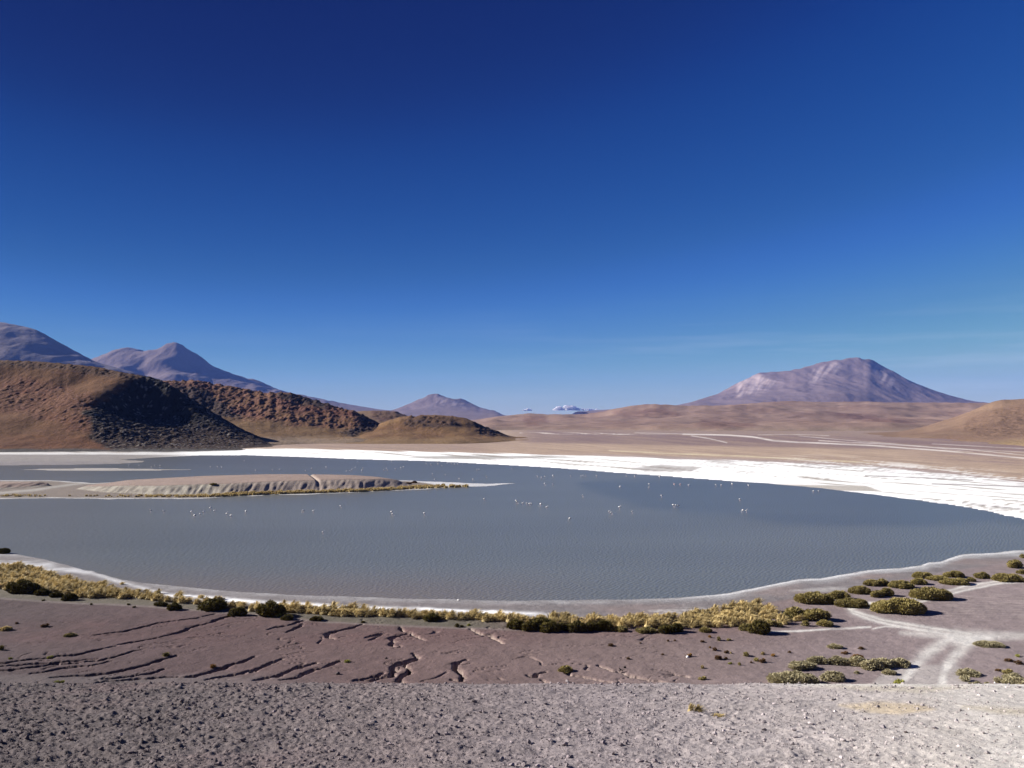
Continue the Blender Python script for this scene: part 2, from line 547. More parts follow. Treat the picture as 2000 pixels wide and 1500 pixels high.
# grid: rows by depth, columns by direction, so that near ground is fine and far ground coarse
rows = [0.02, 0.6, 1.5, 3, 5, 7, 9, 11, 13, 15, 16.5, 17.6]
y = 18.2
while y < 8000:
    rows.append(y)
    if y < 37.2: s = 0.085
    elif y < 55: s = 0.7
    elif y < 90: s = 0.15
    elif y < 126: s = 0.34
    elif y < 192: s = 2.6
    elif y < 252: s = 0.48
    elif y < 385: s = 4
    elif y < 1500: s = y * y / 31000 * 0.55
    else: s = y * 0.06
    y += s
rows.append(9000)
rows = np.array(rows)
az = np.concatenate([np.arange(-180, -52, 3.2), np.arange(-52, -36.5, .5), np.arange(-36.5, 36.5, .076),
                     np.arange(36.5, 52, .5), np.arange(52, 180, 3.2)])
azr = np.radians(az)
Rr = rows[:, None] / np.maximum(np.cos(azr), 0.62)[None, :]
GX = (Rr * np.sin(azr)[None, :]); GY = (Rr * np.cos(azr)[None, :])
nr, nc = GX.shape
X, Y = GX.ravel(), GY.ravel()
Z, PX, PY, SD, BARE, TER, WOB = ground_z(X, Y, True)

# ---- colour of the ground and of its left-to-right light, in photo-traced patches
n1 = fbm(X / 14, Y / 14, 4, 71); n2 = fbm(X / 3.1, Y / 3.1, 4, 75); n3 = fbm(X / .8, Y / .8, 3, 79)
nL = fbm(X / 55, Y / 55, 4, 83)
stk = fbm(PX / 170, (PY - 0.085 * PX) / 3.2, 4, 87)         # long bands of the salt flat
stk2 = fbm(PX / 60, (PY - 0.05 * PX) / 1.6, 3, 91)


def mixc(c, col, m):
    return c + (np.asarray(col)[None, :] - c) * m[:, None]


def xmix(stops, x):
    xs = [s[0] for s in stops]
    cols = np.array([A(*s[1]) for s in stops])
    return np.stack([np.interp(x, xs, cols[:, k]) for k in range(3)], 1)


pxw = PX + 12 * n1; pyw = PY + WOB
# plain between shore and hillside
C = xmix([(-200, (98, 86, 89)), (300, (113, 94, 96)), (800, (133, 111, 110)), (1300, (154, 135, 133)), (1700, (166, 150, 151)), (2200, (176, 161, 161))], PX)  # darker left, brighter right: the light's falloff is put into the colour
C = mixc(C, A(118, 88, 88), sstep(1285, 1235, PY) * sstep(1205, 1230, PY) * (0.35 + .6 * n1 + .35 * n2).clip(0, .75) * sstep(1700, 1300, PX))
# hillside in front
H = xmix([(-200, (112, 102, 104)), (300, (126, 116, 117)), (800, (153, 141, 142)), (1200, (176, 165, 167)), (1600, (212, 202, 200)), (1850, (234, 226, 220)), (2200, (236, 229, 222))], PX)  # paler to the right: dust, plus side-to-side light painted into the colour
H = H * (1 + .13 * (fbm(X / 2.2, Y / 1.1, 4, 73) + .5 * n3))[:, None]
m_h = sstep(46, 38, Y)
C = C * (1 - m_h[:, None]) + H * m_h[:, None]
C = mixc(C, A(128, 104, 106), m_h * (n1 * .8 + n2 * .5).clip(0, .35) * sstep(1100, 300, PX))
C = C * (1 - ((1 - m_h) * sstep(1318, 1336, PY + 6 * n2) * sstep(700, 350, PX) * .8)[:, None]) + H * ((1 - m_h) * sstep(1318, 1336, PY + 6 * n2) * sstep(700, 350, PX) * .8)[:, None]
C = mixc(C, A(246, 240, 234), m_h * .6 * sstep(-30, 15, sdf(pxw, PY + 6 * n2, [(1730, 1335), (1900, 1335), (2020, 1360), (2100, 1440), (2100, 1560), (1900, 1520), (1930, 1440), (1850, 1375)])))
C = mixc(C, A(240, 222, 196), m_h * sstep(-6, 4, sdf(pxw, PY + 5 * n2, [(1640, 1388), (1720, 1383), (1800, 1387), (1830, 1398), (1760, 1409), (1690, 1400)])))
C = mixc(C, A(226, 214, 192), m_h * sstep(-8, 4, sdf(pxw, PY + 5 * n2, [(1880, 1392), (1960, 1396), (2100, 1400), (2100, 1412), (1950, 1406)])) * .7)
C = mixc(C, A(232, 222, 205), m_h * sstep(-7, 3, sdf(pxw, PY + 3 * n2, [(1585, 1344), (1700, 1346), (1830, 1342), (1900, 1348), (1800, 1362), (1700, 1358), (1640, 1353)])) * .8)
C = mixc(C, A(250, 246, 240), m_h * sstep(1354, 1345, PY + 3 * n2) * sstep(1450, 1620, PX) * .9)
# greenish strip below the grass
low = np.interp(PX, [-200, 0, 130, 300, 500, 640, 800, 1000], [1166, 1173, 1181, 1191, 1206, 1219, 1229, 1236])
C = mixc(C, A(124, 117, 106), sstep(1.5, -2.5, PY - low + 3 * n1) * sstep(1120, 900, PX))
C = mixc(C, A(168, 158, 152), np.exp(-((PY - low + 3 * n1 - 1) / 1.8) ** 2) * sstep(1500, 1000, PX) * .55)
# mud and salt crust along the near shore
up = np.interp(PX, [-200, 0, 60, 150, 260, 420, 560, 760, 1000, 1300, 1420, 1520, 1640, 1760, 1860, 2000], [1090, 1104, 1122, 1148, 1170, 1184, 1194, 1204, 1212, 1212, 1190, 1178, 1158, 1136, 1118, 1098])
nearland = (SD > 0) & (Y < 128) & (Y > 56)
m = nearland * sstep(5, -3, PY - up + 4 * n1)
C = mixc(C, A(152, 145, 147), m)
C = mixc(C, A(170, 150, 146), m * (n1 * 1.5 + .1).clip(0, .5) * sstep(900, 1200, PX))
C = mixc(C, A(206, 206, 209), nearland * sstep(11 + 5 * 1, 3, SD + 7 * n1) * (.42 + n2 * .5 + .45 * sstep(1200, 1600, PX)).clip(0, 1))
C = mixc(C, A(250, 250, 252), nearland * sstep(2.6, 0.8, np.abs(SD - 2.6 + 2.5 * n2)) * sstep(1250, 1450, PX) * .8)
wl_ = np.interp(PX, [-100, 40, 180, 330, 500, 600, 750, 860, 1000, 1100], [1096, 1104, 1118, 1165, 1178, 1184, 1193, 1196, 1201, 1206])
C = mixc(C, np.array([.80, .80, .82]), nearland * np.exp(-((PY - wl_ + 4 * n1 - 2) / 4.2) ** 2) * (.95 + 1.2 * n2) * (.35 + .65 * sstep(180, 420, PX)).clip(0, 1) * sstep(1150, 950, PX))
C = mixc(C, np.array([.50, .50, .52]), nearland * sstep(-4, 3, sdf(PX + 10 * n1, PY + 3 * n2, [(20, 1098), (80, 1101), (150, 1110), (182, 1117), (160, 1121), (90, 1120), (50, 1112)])) * (.55 + n2 * .9).clip(0, 1))
C = mixc(C, A(235, 230, 228), nearland * sstep(-5, 4, sdf(PX + 10 * n1, PY + 3 * n2, [(1270, 1200), (1340, 1192), (1400, 1193), (1380, 1203), (1290, 1206)])) * (.4 + n3).clip(0, .9))
C = mixc(C, A(230, 226, 224), nearland * sstep(-4, 3, sdf(PX + 10 * n1, PY + 3 * n2, [(1545, 1158), (1620, 1150), (1660, 1156), (1600, 1162)])) * .5)
# vehicle tracks
trk = A(252, 248, 243)
trm = np.zeros(len(X))
tzm = (Y > 54) & (Y < 130) & (PX > 1400) & (PX < 2600)
xx, yy = PX[tzm], PY[tzm]
w_a = np.interp(yy, [1140, 1190, 1250], [1.9, 2.7, 3.8])
for off in (-1, 1):
    P = [(a + off * 3.5 * (1 if 2 < i < 12 else 0.6), b + off * 2.3 * (1 + (b - 1130) / 120)) for i, (a, b) in enumerate(G_TRACK_A)]
    trm[tzm] = np.maximum(trm[tzm], .95 * np.exp(-(seg_dist(xx, yy + 1.5 * n2[tzm], P) / w_a) ** 2))
trm[tzm] = np.maximum(trm[tzm], .45 * np.exp(-(seg_dist(xx, yy, G_TRACK_A) / (w_a * 2.3)) ** 2))
for P, ww, st in ((G_TRACK_B, 12, 1.0), (G_TRACK_C, 11.5, 1.1)):
    trm[tzm] = np.maximum(trm[tzm], st * np.exp(-(seg_dist(xx + 7 * n1[tzm], yy, P) / ww) ** 2) * (.85 + .6 * n2[tzm]))
trm[tzm] = np.maximum(trm[tzm], .95 * sstep(-14, 8, sdf(xx + 8 * n1[tzm], yy + 5 * n2[tzm], [(1835, 1243), (1900, 1246), (1960, 1249), (1915, 1262), (1890, 1272), (1862, 1262)])))
trm[tzm] = np.maximum(trm[tzm], .6 * sstep(-10, 3, sdf(xx, yy + 3 * n1[tzm], [(1760, 1244), (1850, 1242), (2080, 1246), (1960, 1253), (1850, 1256)])))
trm[tzm] = np.maximum(trm[tzm], (.85 + 1.2 * n2[tzm]) * np.exp(-(seg_dist(xx, yy + 4 * n1[tzm], [(1500, 1241), (1560, 1239), (1620, 1235), (1700, 1232)]) / 2.0) ** 2))
trm[tzm] = np.maximum(trm[tzm], .8 * np.exp(-(seg_dist(xx, yy + 3 * n1[tzm], [(1705, 1236), (1730, 1231), (1790, 1236), (1840, 1241)]) / 1.8) ** 2))
trm[tzm] = np.maximum(trm[tzm], .5 * np.exp(-((yy - 1216) / 1.6) ** 2) * (n1[tzm] * 2 + .2).clip(0, 1) * (xx > 1880))
trm[tzm] = np.maximum(trm[tzm], .4 * sstep(-6, 4, sdf(xx, yy + 5 * n1[tzm], [(1740, 1310), (1870, 1310), (1900, 1350), (1700, 1350)])))
C = mixc(C, trk, trm.clip(0, .97))
C = mixc(C, A(205, 190, 186), (nearland * (PX > 1850) * (PY < 1215) * (PY > 1165) * (stk2 * 2).clip(0, .45)))
# bare sediment of the gullies
C = mixc(C, A(226, 206, 194), BARE * sstep(200, 700, PX) * .8 + BARE * .25 * sstep(700, 200, PX))
# the spit
sp = (SD > 0) & (Y > 186) & (Y < 272) & (PX < 1050)
C = mixc(C, A(150, 138, 130), sp * 1.0)
C = mixc(C, A(180, 158, 148), sp * sstep(.9, 1.0, TER / np.maximum(np.interp(PX, [140, 180, 250, 400, 520, 680, 740, 775, 800], [.3, .9, 1.7, 2.35, 2.75, 2.65, 2.3, 1.7, .8]), .1)) * (PY < 964))
face = sp * (TER > .12) * (TER < .93 * np.interp(PX, [140, 180, 250, 400, 520, 680, 740, 775, 800], [.3, .9, 1.7, 2.35, 2.75, 2.65, 2.3, 1.7, .8]))
C = mixc(C, A(205, 198, 184), face * (.65 + .8 * n2).clip(0, 1) * sstep(560, 380, PX))
C = mixc(C, A(206, 188, 176), face * sstep(380, 560, PX) * .8)
C = mixc(C, A(206, 202, 196), sp * np.exp(-(seg_dist(PX, PY, [(-300, 972), (0, 964), (70, 958), (120, 950), (160, 944), (185, 942)]) / 2.4) ** 2) * .75)
C = mixc(C, A(236, 236, 238), sp * sstep(2.3, 0.5, SD + n1 * 1.5) * .8)
C = mixc(C, A(250, 250, 252), sp * sstep(830, 905, PX) * .97)
C = mixc(C, A(240, 240, 244), sp * sstep(-2, 1, sdf(PX, PY, [(795, 938), (860, 941), (980, 944), (960, 950), (870, 949)])))
# far flats
FARL = np.interp(PX, [-1500, 0, 280, 390, 600, 850, 1000, 1200, 1500, 1700, 1850, 2000, 2200, 2600], [930, 920, 915, 905, 900, 908, 916, 932, 955, 975, 1000, 1028, 1040, 1052])
far = (Y > 100) & (SD > 0) & (PY < FARL) & (sdf(PX, PY, SLIVER) < -.5)
ush = np.interp(PX, [-1000, 0, 250, 380, 560, 750, 900, 1000, 1150, 1300, 1500, 1700, 1850, 2000, 2400], [885, 885, 884, 878, 877, 881, 884, 887, 891, 897, 903, 913, 926, 945, 990])
lsh = np.interp(PX, [-1000, 0, 280, 390, 600, 850, 1000, 1200, 1500, 1700, 2000], [890, 889, 889, 889, 893, 901, 909, 923, 944, 965, 1014])
F = np.tile(A(176, 155, 143), (len(X), 1))                                    # pinkish sand
F = mixc(F, A(206, 184, 164), (.45 + 1.1 * stk).clip(0, 1))
bq = PY - (PX - 1000) * 0.018
F = mixc(F, A(142, 122, 124), sstep(868, 862, bq) * sstep(980, 1060, PX) * (.85 + .8 * stk).clip(0, 1))
F = mixc(F, A(158, 138, 132), sstep(880, 872, PY - (PX - 600) * .02) * sstep(1050, 900, PX) * .6)
F = mixc(F, A(165, 146, 138), sstep(846, 838, bq) * .8)
F = mixc(F, A(245, 236, 232), (PX > 1015) * sstep(2.4, .5, np.abs(PY - 848 - (PX - 1130) * .012)) * sstep(1330, 1180, PX) * (stk2 * 4 + .25).clip(0, .9))
F = mixc(F, A(150, 128, 130), sstep(1700, 1900, PX) * sstep(908, 900, PY - (PX - 1900) * .05) * (stk * 3 + .3).clip(0, .7))
for P, w_, st in (([(1334, 849.5), (1420, 851), (1470, 855), (1510, 862), (1560, 865), (1700, 871), (1850, 882), (2000, 896), (2200, 915)], 1.25, 1.0),
                  ([(1350, 853), (1385, 858), (1420, 866)], .8, .8), ([(1240, 846), (1334, 849), (1430, 851)], .6, .7),
                  ([(1560, 853), (1700, 865), (1850, 876), (2000, 884)], .6, .6), ([(1600, 862), (1750, 870), (1900, 880), (2100, 900)], .7, .7),
                  ([(1480, 851), (1560, 850), (1620, 853)], .5, .6), ([(1820, 868), (1900, 872), (2000, 877)], .6, .6),
                  ([(1700, 864), (1800, 873), (1900, 884)], .5, .6)):
    F = mixc(F, A(252, 246, 244), st * np.exp(-(seg_dist(PX, PY + .7 * stk2, P) / w_) ** 2) * (.8 + 1.0 * stk2).clip(0, 1))
F = mixc(F, A(244, 232, 200), .8 * np.exp(-(seg_dist(PX, PY + .8 * stk2, [(1190, 881), (1334, 888), (1450, 892), (1560, 898), (1700, 905)]) / 1.3) ** 2) * (.7 + 1.6 * stk2).clip(0, 1))
F = mixc(F, A(180, 166, 165), sstep(8, 1, ush - PY) * sstep(1050, 1250, PX) * .85)
F = mixc(F, A(252, 250, 250), sstep(22, 3, ush - PY) * sstep(1400, 1700, PX) * (stk * 4 + stk2 * 2 - .15).clip(0, 1))
salt = sstep(-1.0, 1.5, PY - ush + 3 * stk)
SC = np.tile(A(268, 266, 264), (len(X), 1)) if False else np.tile(np.array([.86, .86, .86]), (len(X), 1))
SC = mixc(SC, A(196, 188, 176), (stk * 3.2 - .22).clip(0, .9) * sstep(1.0, 5.0, PY - ush + 2 * stk2) * sstep(4, 9, lsh - PY))
SC = mixc(SC, A(178, 172, 165), sstep(-1.5, 1.2, sdf(PX, PY + 1.2 * stk2, [(790, 893), (900, 890), (1100, 892), (1125, 894), (1000, 896.5), (850, 897)])) * .75)
SC = mixc(SC, A(180, 172, 168), sstep(-2, 1.5, sdf(PX, PY + 1.5 * stk2, [(1235, 915), (1290, 909), (1370, 914), (1350, 921), (1260, 921)])) * .7)
SC = mixc(SC, A(196, 186, 172), sstep(-2, 1.5, sdf(PX, PY + 1.5 * stk2, [(1450, 944), (1560, 947), (1690, 950), (1722, 960), (1600, 957), (1500, 948)])) * .8)
for P in ([(1690, 931), (1800, 935), (1900, 940)], [(1820, 947), (1930, 950), (2000, 953)], [(1900, 930), (2050, 934)], [(1880, 983), (2000, 997)]):
    SC = mixc(SC, A(150, 140, 136), .85 * np.exp(-(seg_dist(PX, PY + stk2, P) / 1.2) ** 2))
SC = mixc(SC, A(190, 180, 176), sstep(1250, 1500, PX) * sstep(14, 2, PY - ush + 6 * stk) * (.3 + 2 * stk2).clip(0, .75))
# grey mud in the far left corner, dark scree foot of the near hills
F = F * np.array([1.22, 1.19, 1.14])
F = F * (1 - salt[:, None]) + SC * salt[:, None]
F = mixc(F, A(214, 212, 210), (PY > 882) * sstep(420, 300, PX) * .7)
F = mixc(F, A(166, 160, 158), sstep(.4, 1.8, PY - 887.3 + .8 * stk2) * sstep(440, 260, PX))
F = mixc(F, A(150, 144, 150), sstep(898, 905, PY) * sstep(330, 150, PX) * .7)
F = mixc(F, A(104, 96, 92), sstep(884.5, 882, PY + 1.6 * stk2) * sstep(480, 330, PX))
m = far.astype(float)
C = C * (1 - m[:, None]) + F * m[:, None]
C = mixc(C, A(196, 190, 186), ((PY > 910) & (PY < 922) & (SD > 0) & (Y < 330) & (PX < 500)).astype(float))
C = np.where(((Y < 5) | (np.abs(X) > 1.4 * np.abs(Y)))[:, None], A(150, 138, 138)[None, :], C)
C = C * (1 + .12 * n1 + .16 * n2 + .10 * n3 * (Y < 130))[:, None]
C = np.clip(C, .012, .9)

idx = np.arange(nr * nc).reshape(nr, nc)
nxt = np.roll(idx, -1, axis=1)
Fq = np.stack([idx[:-1].ravel(), nxt[:-1].ravel(), nxt[1:].ravel(), idx[1:].ravel()], 1)
m_soil = soil_mat("desert_soil", [0.9, 7.0, 45.0], [.10, .16, .20], [(3.0, .06), (22.0, .028)])
ground = link("ground", mesh_np("ground", np.stack([X, Y, Z], 1), Fq, col=C), m_soil)
tag(ground, kind="structure")
del Fq

# ------------------------------------------------------------------ the lake
xs = np.linspace(-620, 470, 300); ys = np.linspace(78, 480, 260)
WX, WY = np.meshgrid(xs, ys)
wx, wy = WX.ravel(), WY.ravel()
wpx, wpy = project(wx, wy, 0 * wx)
wsd = shore(wpx, wpy)
wc = np.tile(np.array([.122, .128, .118]), (len(wx), 1))
wn1 = fbm(wx / 40, wy / 40, 4, 101); wn2 = fbm(wx / 90 + 3, wy / 22, 4, 107)
brown = sstep(1085, 1165, wpy + 25 * wn1) * sstep(1300, 700, wpx)
wc = mixc(wc, (.158, .134, .108), brown)
calm = sstep(-14, 4, sdf(wpx + 40 * wn1, wpy + 10 * wn1, [(1334, 996), (1420, 1000), (1530, 1019), (1650, 1024), (1800, 1022), (1950, 1016), (2100, 1030), (1900, 990), (1700, 962), (1500, 946), (1300, 935), (1150, 950), (1250, 985)]))
wc = mixc(wc, (.074, .086, .092), calm * .6)  # darker, bluer reflection of unrippled water painted into the base colour
wc = mixc(wc, (.09, .088, .080), sstep(940, 900, wpy) * .4)
wc = wc * (1 + .13 * wn2)[:, None]
wid = np.arange(len(wx)).reshape(WX.shape)
q = np.stack([wid[:-1, :-1].ravel(), wid[:-1, 1:].ravel(), wid[1:, 1:].ravel(), wid[1:, :-1].ravel()], 1)
q = q[(wsd[q].min(axis=1) < 10)]
used = np.unique(q); remap = np.full(len(wx), -1); remap[used] = np.arange(len(used))
me = mesh_np("water", np.stack([wx, wy, 0 * wx], 1)[used], remap[q], col=wc[used])
m_water, n, l, b = new_mat("milky_lake_water")
at = n.new("ShaderNodeVertexColor"); at.layer_name = "Col"
l.new(at.outputs[0], b.inputs["Base Color"])
b.inputs["Roughness"].default_value = 0.3
b.inputs["IOR"].default_value = 1.333
b.inputs["Specular IOR Level"].default_value = 0.5
tc = n.new("ShaderNodeTexCoord")
mp = n.new("ShaderNodeMapping"); mp.inputs["Rotation"].default_value = (0, 0, math.radians(28)); mp.inputs["Scale"].default_value = (1.0, 0.35, 1)
l.new(tc.outputs["Object"], mp.inputs["Vector"])
t1 = noise_node(n, l, 2.2, 3, .55, mp.outputs[0])
wv = n.new("ShaderNodeTexWave"); wv.wave_type = "BANDS"; wv.bands_direction = "X"
wv.inputs["Scale"].default_value = .55; wv.inputs["Distortion"].default_value = 9.0; wv.inputs["Detail"].default_value = 2; wv.inputs["Detail Scale"].default_value = .8
mp2 = n.new("ShaderNodeMapping"); mp2.inputs["Rotation"].default_value = (0, 0, math.radians(35))
l.new(tc.outputs["Object"], mp2.inputs["Vector"]); l.new(mp2.outputs[0], wv.inputs["Vector"])
ad = n.new("ShaderNodeMath"); ad.operation = "ADD"; l.new(t1.outputs[0], ad.inputs[0])
mu = n.new("ShaderNodeMath"); mu.operation = "MULTIPLY"; mu.inputs[1].default_value = .22
l.new(wv.outputs["Fac"], mu.inputs[0]); l.new(mu.outputs[0], ad.inputs[1])
bp = n.new("ShaderNodeBump"); bp.inputs["Strength"].default_value = 1; bp.inputs["Distance"].default_value = .07
l.new(ad.outputs[0], bp.inputs["Height"]); l.new(bp.outputs[0], b.inputs["Normal"])
tag(link("water", me, m_water), kind="structure")

# ------------------------------------------------------------------ hills and mountains


DEBUG = False


def rbf(P, V, c):
    P = np.asarray(P, float); V = np.asarray(V, float)
    d = np.sqrt(((P[:, None] - P[None]) ** 2).sum(2) + c * c)
    n = len(P)
    M = np.zeros((n + 1, n + 1)); M[:n, :n] = d; M[:n, n] = 1; M[n, :n] = 1
    M[:n, :n] -= np.eye(n) * c * .02
    w = np.linalg.solve(M, np.concatenate([V, [0]]))

    def f(x, y):
        s = np.full(np.shape(x), w[n])
        for (a, b_), wi in zip(P, w[:n]):
            s = s + wi * np.sqrt((x - a) ** 2 + (y - b_) ** 2 + c * c)
        return s
    return f


def dens(pts, step):
    out = []
    for a, b_ in zip(pts[:-1], pts[1:]):
        k = max(1, int(abs(b_[0] - a[0]) / step))
        for j in range(k):
            t = j / k
            out.append(tuple(a[i] + (b_[i] - a[i]) * t for i in range(len(a))))
    out.append(pts[-1])
    return out


def build_hill(name, sil, base, inner, back, dx, dy, c, detail, colour, mat, step=30, backdrop=.45, push=1.0):
    """sil: skyline (px, py, depth); base: foot line (px, py) on the plain; inner: (px, py, depth)"""
    if push != 1.0:            # the same shape, farther off and larger
        sil = [(a, b_, D * push) for a, b_, D in sil]; inner = [(a, b_, D * push) for a, b_, D in inner]
        back *= push; dx *= push; dy *= push; c *= push
    P, V = [], []
    S_ = dens(sil, step)
    for px, py, D in S_:
        x, y_, z = at_depth(px, py, D)
        P.append((float(x), float(y_))); V.append(float(z))
    for px, py, D in S_[::2]:
        x, y_, z = at_depth(px, py, D)
        P.append((float(x) * (1 + back / D * .3), float(y_) + back)); V.append(float(z) * (1 - backdrop) - 1)
        P.append((float(x) * (1 + back / D * .8), float(y_) + back * 2.4)); V.append(-6.0 - .05 * back)
    for px, py in dens(base, step * 1.5):
        D = HC * FPX / max(py - 815.0, 3.0)
        x, y_, z = at_depth(px, py, D)
        P.append((float(x), float(y_))); V.append(0.15)
        P.append((float(x) * .95, float(y_) * .93)); V.append(-D * .012 - 2)
    for px, py, D in inner:
        x, y_, z = at_depth(px, py, D)
        P.append((float(x), float(y_))); V.append(float(z))
    P = np.array(P); V = np.array(V)
    f = rbf(P, V, c)
    x0, x1 = P[:, 0].min(), P[:, 0].max(); y0, y1 = P[:, 1].min(), P[:, 1].max()
    gx = np.arange(x0, x1, dx); gy = np.arange(y0, y1, dy)
    XX, YY = np.meshgrid(gx, gy)
    x, y_ = XX.ravel(), YY.ravel()
    z = f(x, y_)
    px, py = project(x, y_, z)
    dz, aux = detail(x, y_, z, px, py)
    z = z + dz * sstep(-.5, 3.5, z)
    # fit the crest heights to the skyline
    bw = 6.0
    e0, e1 = max(-300, sil[0][0]), min(2300, sil[-1][0])
    nb = int((e1 - e0) / bw)
    cen = e0 + (np.arange(nb) + .5) * bw
    tgt = np.interp(cen, [q_[0] for q_ in sil], [q_[1] for q_ in sil])
    for _ in range(4):
        px, py = project(x, y_, z)
        k_ = ((px - e0) / bw).astype(int); ok = (k_ >= 0) & (k_ < nb)
        mn = np.full(nb, 9999.0); np.minimum.at(mn, k_[ok], py[ok])
        am = np.zeros(nb); hit_ = ok.copy(); hit_[ok] = py[ok] <= mn[k_[ok]] + 1e-9
        am[k_[hit_]] = y_[hit_]
        z_now = HC + (815 - mn) * am / FPX; z_t = HC + (815 - tgt) * am / FPX
        fac = np.where((mn < 9000) & (z_now > 2), z_t / np.maximum(z_now, 2), 1.0).clip(.4, 1.6)
        fac = np.convolve(np.pad(fac, 2, mode="edge"), np.ones(5) / 5, mode="valid")
        z = np.where(z > 0, z * np.interp(px, cen, fac), z)
    px, py = project(x, y_, z)
    if DEBUG:
        for qx in range(0, 2001, 100):
            m_ = (np.abs(px - qx) < 6)
            if m_.any() and sil[0][0] < qx < sil[-1][0]:
                j_ = np.argmin(np.where(m_, py, 9999)); print("SIL", name, qx, round(float(py[j_]), 1), round(float(np.interp(qx, [q[0] for q in sil], [q[1] for q in sil])), 1), 'D', round(float(y_[j_])))
    col = colour(x, y_, z, px, py, aux)
    ii = np.arange(len(x)).reshape(XX.shape)
    q = np.stack([ii[:-1, :-1].ravel(), ii[:-1, 1:].ravel(), ii[1:, 1:].ravel(), ii[1:, :-1].ravel()], 1)
    q = q[z[q].max(axis=1) > -1.5]
    used = np.unique(q); rm = np.full(len(x), -1); rm[used] = np.arange(len(used))
    me = mesh_np(name, np.stack([x, y_, z], 1)[used], rm[q], col=np.clip(col[used], .008, .85))
    return tag(link(name, me, mat), kind="structure")


m_rock = soil_mat("rocky_hillside", [.05, .5, 2.2], [.12, .18, .25], [(.35, .8), (1.6, .25)])
m_mount = soil_mat("volcano_slopes", [.002, .012, .05], [.08, .08, .08], [(.02, 8.0)])

# --- near dark-faced hill
LAVA_SHADE = [(300, 725), (255, 750), (215, 775), (180, 797), (165, 803), (180, 820), (178, 845), (190, 858), (215, 872), (225, 884), (560, 884), (560, 868), (530, 846), (485, 820), (435, 788), (385, 755), (335, 730)]  # outline of the black basalt, which also paints the face's shade
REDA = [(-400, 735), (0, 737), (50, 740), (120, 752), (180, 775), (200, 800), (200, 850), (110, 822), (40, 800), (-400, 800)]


def det_a(x, y_, z, px, py):
    lava_shade = sstep(-10, 4, sdf(px + 14 * fbm(x / 9, y_ / 9, 3, 5), py + 8 * fbm(x / 7, y_ / 7, 3, 6), LAVA_SHADE))
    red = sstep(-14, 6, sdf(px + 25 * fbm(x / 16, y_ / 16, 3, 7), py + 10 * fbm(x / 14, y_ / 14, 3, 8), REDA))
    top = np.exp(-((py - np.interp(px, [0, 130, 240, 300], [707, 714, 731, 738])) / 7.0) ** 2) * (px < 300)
    rock = np.clip(np.maximum(np.maximum(lava_shade, red * .8), top * .9), 0, 1)
    d, r = worley(x / 2.4, y_ / 2.6, 15); d2, r2 = worley(x / 1.25, y_ / 1.4, 19)
    b1 = np.maximum(0, r - .4) * np.sqrt(np.maximum(0, 1 - (d / .55) ** 2)) * 3.0
    b2 = np.maximum(0, r2 - .3) * np.sqrt(np.maximum(0, 1 - (d2 / .55) ** 2)) * 1.5
    dz = fbm(x / 30, y_ / 30, 3, 11) * 1.6 + (b1 + b2) * (np.maximum(lava_shade * .5, rock * .34) * .9 + .04) + fbm(x / 5, y_ / 5, 3, 12) * (.25 + rock * .7) - rock * .5
    hit = ((d2 < .5) & (r2 > .5)) | ((d < .45) & (r > .6))
    return dz, (lava_shade, red, top, hit, np.where(r2 > .5, r2, r))


def col_a(x, y_, z, px, py, aux):
    lava_shade, red, top, hit, r = aux
    c = np.tile(np.array([.088, .037, .015]), (len(x), 1))
    nn = fbm(x / 22, y_ / 22, 4, 31)
    c = mixc(c, (.106, .050, .020), (.5 + nn).clip(0, 1))
    c = mixc(c, (.098, .034, .013), sstep(840, 862, py) * .6)
    c = mixc(c, (.100, .036, .018), red * (.55 + nn).clip(0, 1))
    c = mixc(c, (.060, .036, .026), top * .7)
    c = mixc(c, (.15, .075, .055), red * hit * (r > .85))
    c = mixc(c, (.010, .008, .008), lava_shade * sstep(-.1, .1, .75 + nn))  # dark lava and the shade on this face, both in the colour
    c = mixc(c, (.040, .023, .017), lava_shade * sstep(815, 850, py) * .8)  # lower part of the face coloured browner, as where sun reaches it
    c = mixc(c, (.14, .125, .115), lava_shade * hit * (r > .93))  # sparse boulders painted pale as sunlit highlights
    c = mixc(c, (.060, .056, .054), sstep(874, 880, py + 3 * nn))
    return c


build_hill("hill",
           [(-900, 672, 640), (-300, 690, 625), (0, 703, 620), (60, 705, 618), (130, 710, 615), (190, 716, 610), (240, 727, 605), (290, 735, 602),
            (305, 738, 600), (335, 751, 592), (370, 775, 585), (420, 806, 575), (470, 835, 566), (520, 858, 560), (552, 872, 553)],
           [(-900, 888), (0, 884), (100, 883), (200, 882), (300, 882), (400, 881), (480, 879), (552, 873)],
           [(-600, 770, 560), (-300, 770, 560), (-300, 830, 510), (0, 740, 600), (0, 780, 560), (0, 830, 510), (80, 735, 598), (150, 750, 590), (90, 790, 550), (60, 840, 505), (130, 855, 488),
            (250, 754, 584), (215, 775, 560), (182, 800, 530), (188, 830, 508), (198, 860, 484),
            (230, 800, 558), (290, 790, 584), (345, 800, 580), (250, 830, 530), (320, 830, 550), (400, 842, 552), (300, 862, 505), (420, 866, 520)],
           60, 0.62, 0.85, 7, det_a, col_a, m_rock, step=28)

# --- rocky ridge behind it, running right
REDB = [(300, 735), (430, 742), (560, 765), (640, 785), (700, 797), (745, 822), (700, 838), (640, 832), (560, 822), (480, 815), (400, 800), (330, 770)]
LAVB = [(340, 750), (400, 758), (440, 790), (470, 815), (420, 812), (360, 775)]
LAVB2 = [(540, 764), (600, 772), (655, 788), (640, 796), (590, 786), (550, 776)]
LAVB3 = [(700, 806), (735, 815), (800, 842), (780, 846), (730, 830), (690, 850), (660, 846), (700, 836)]


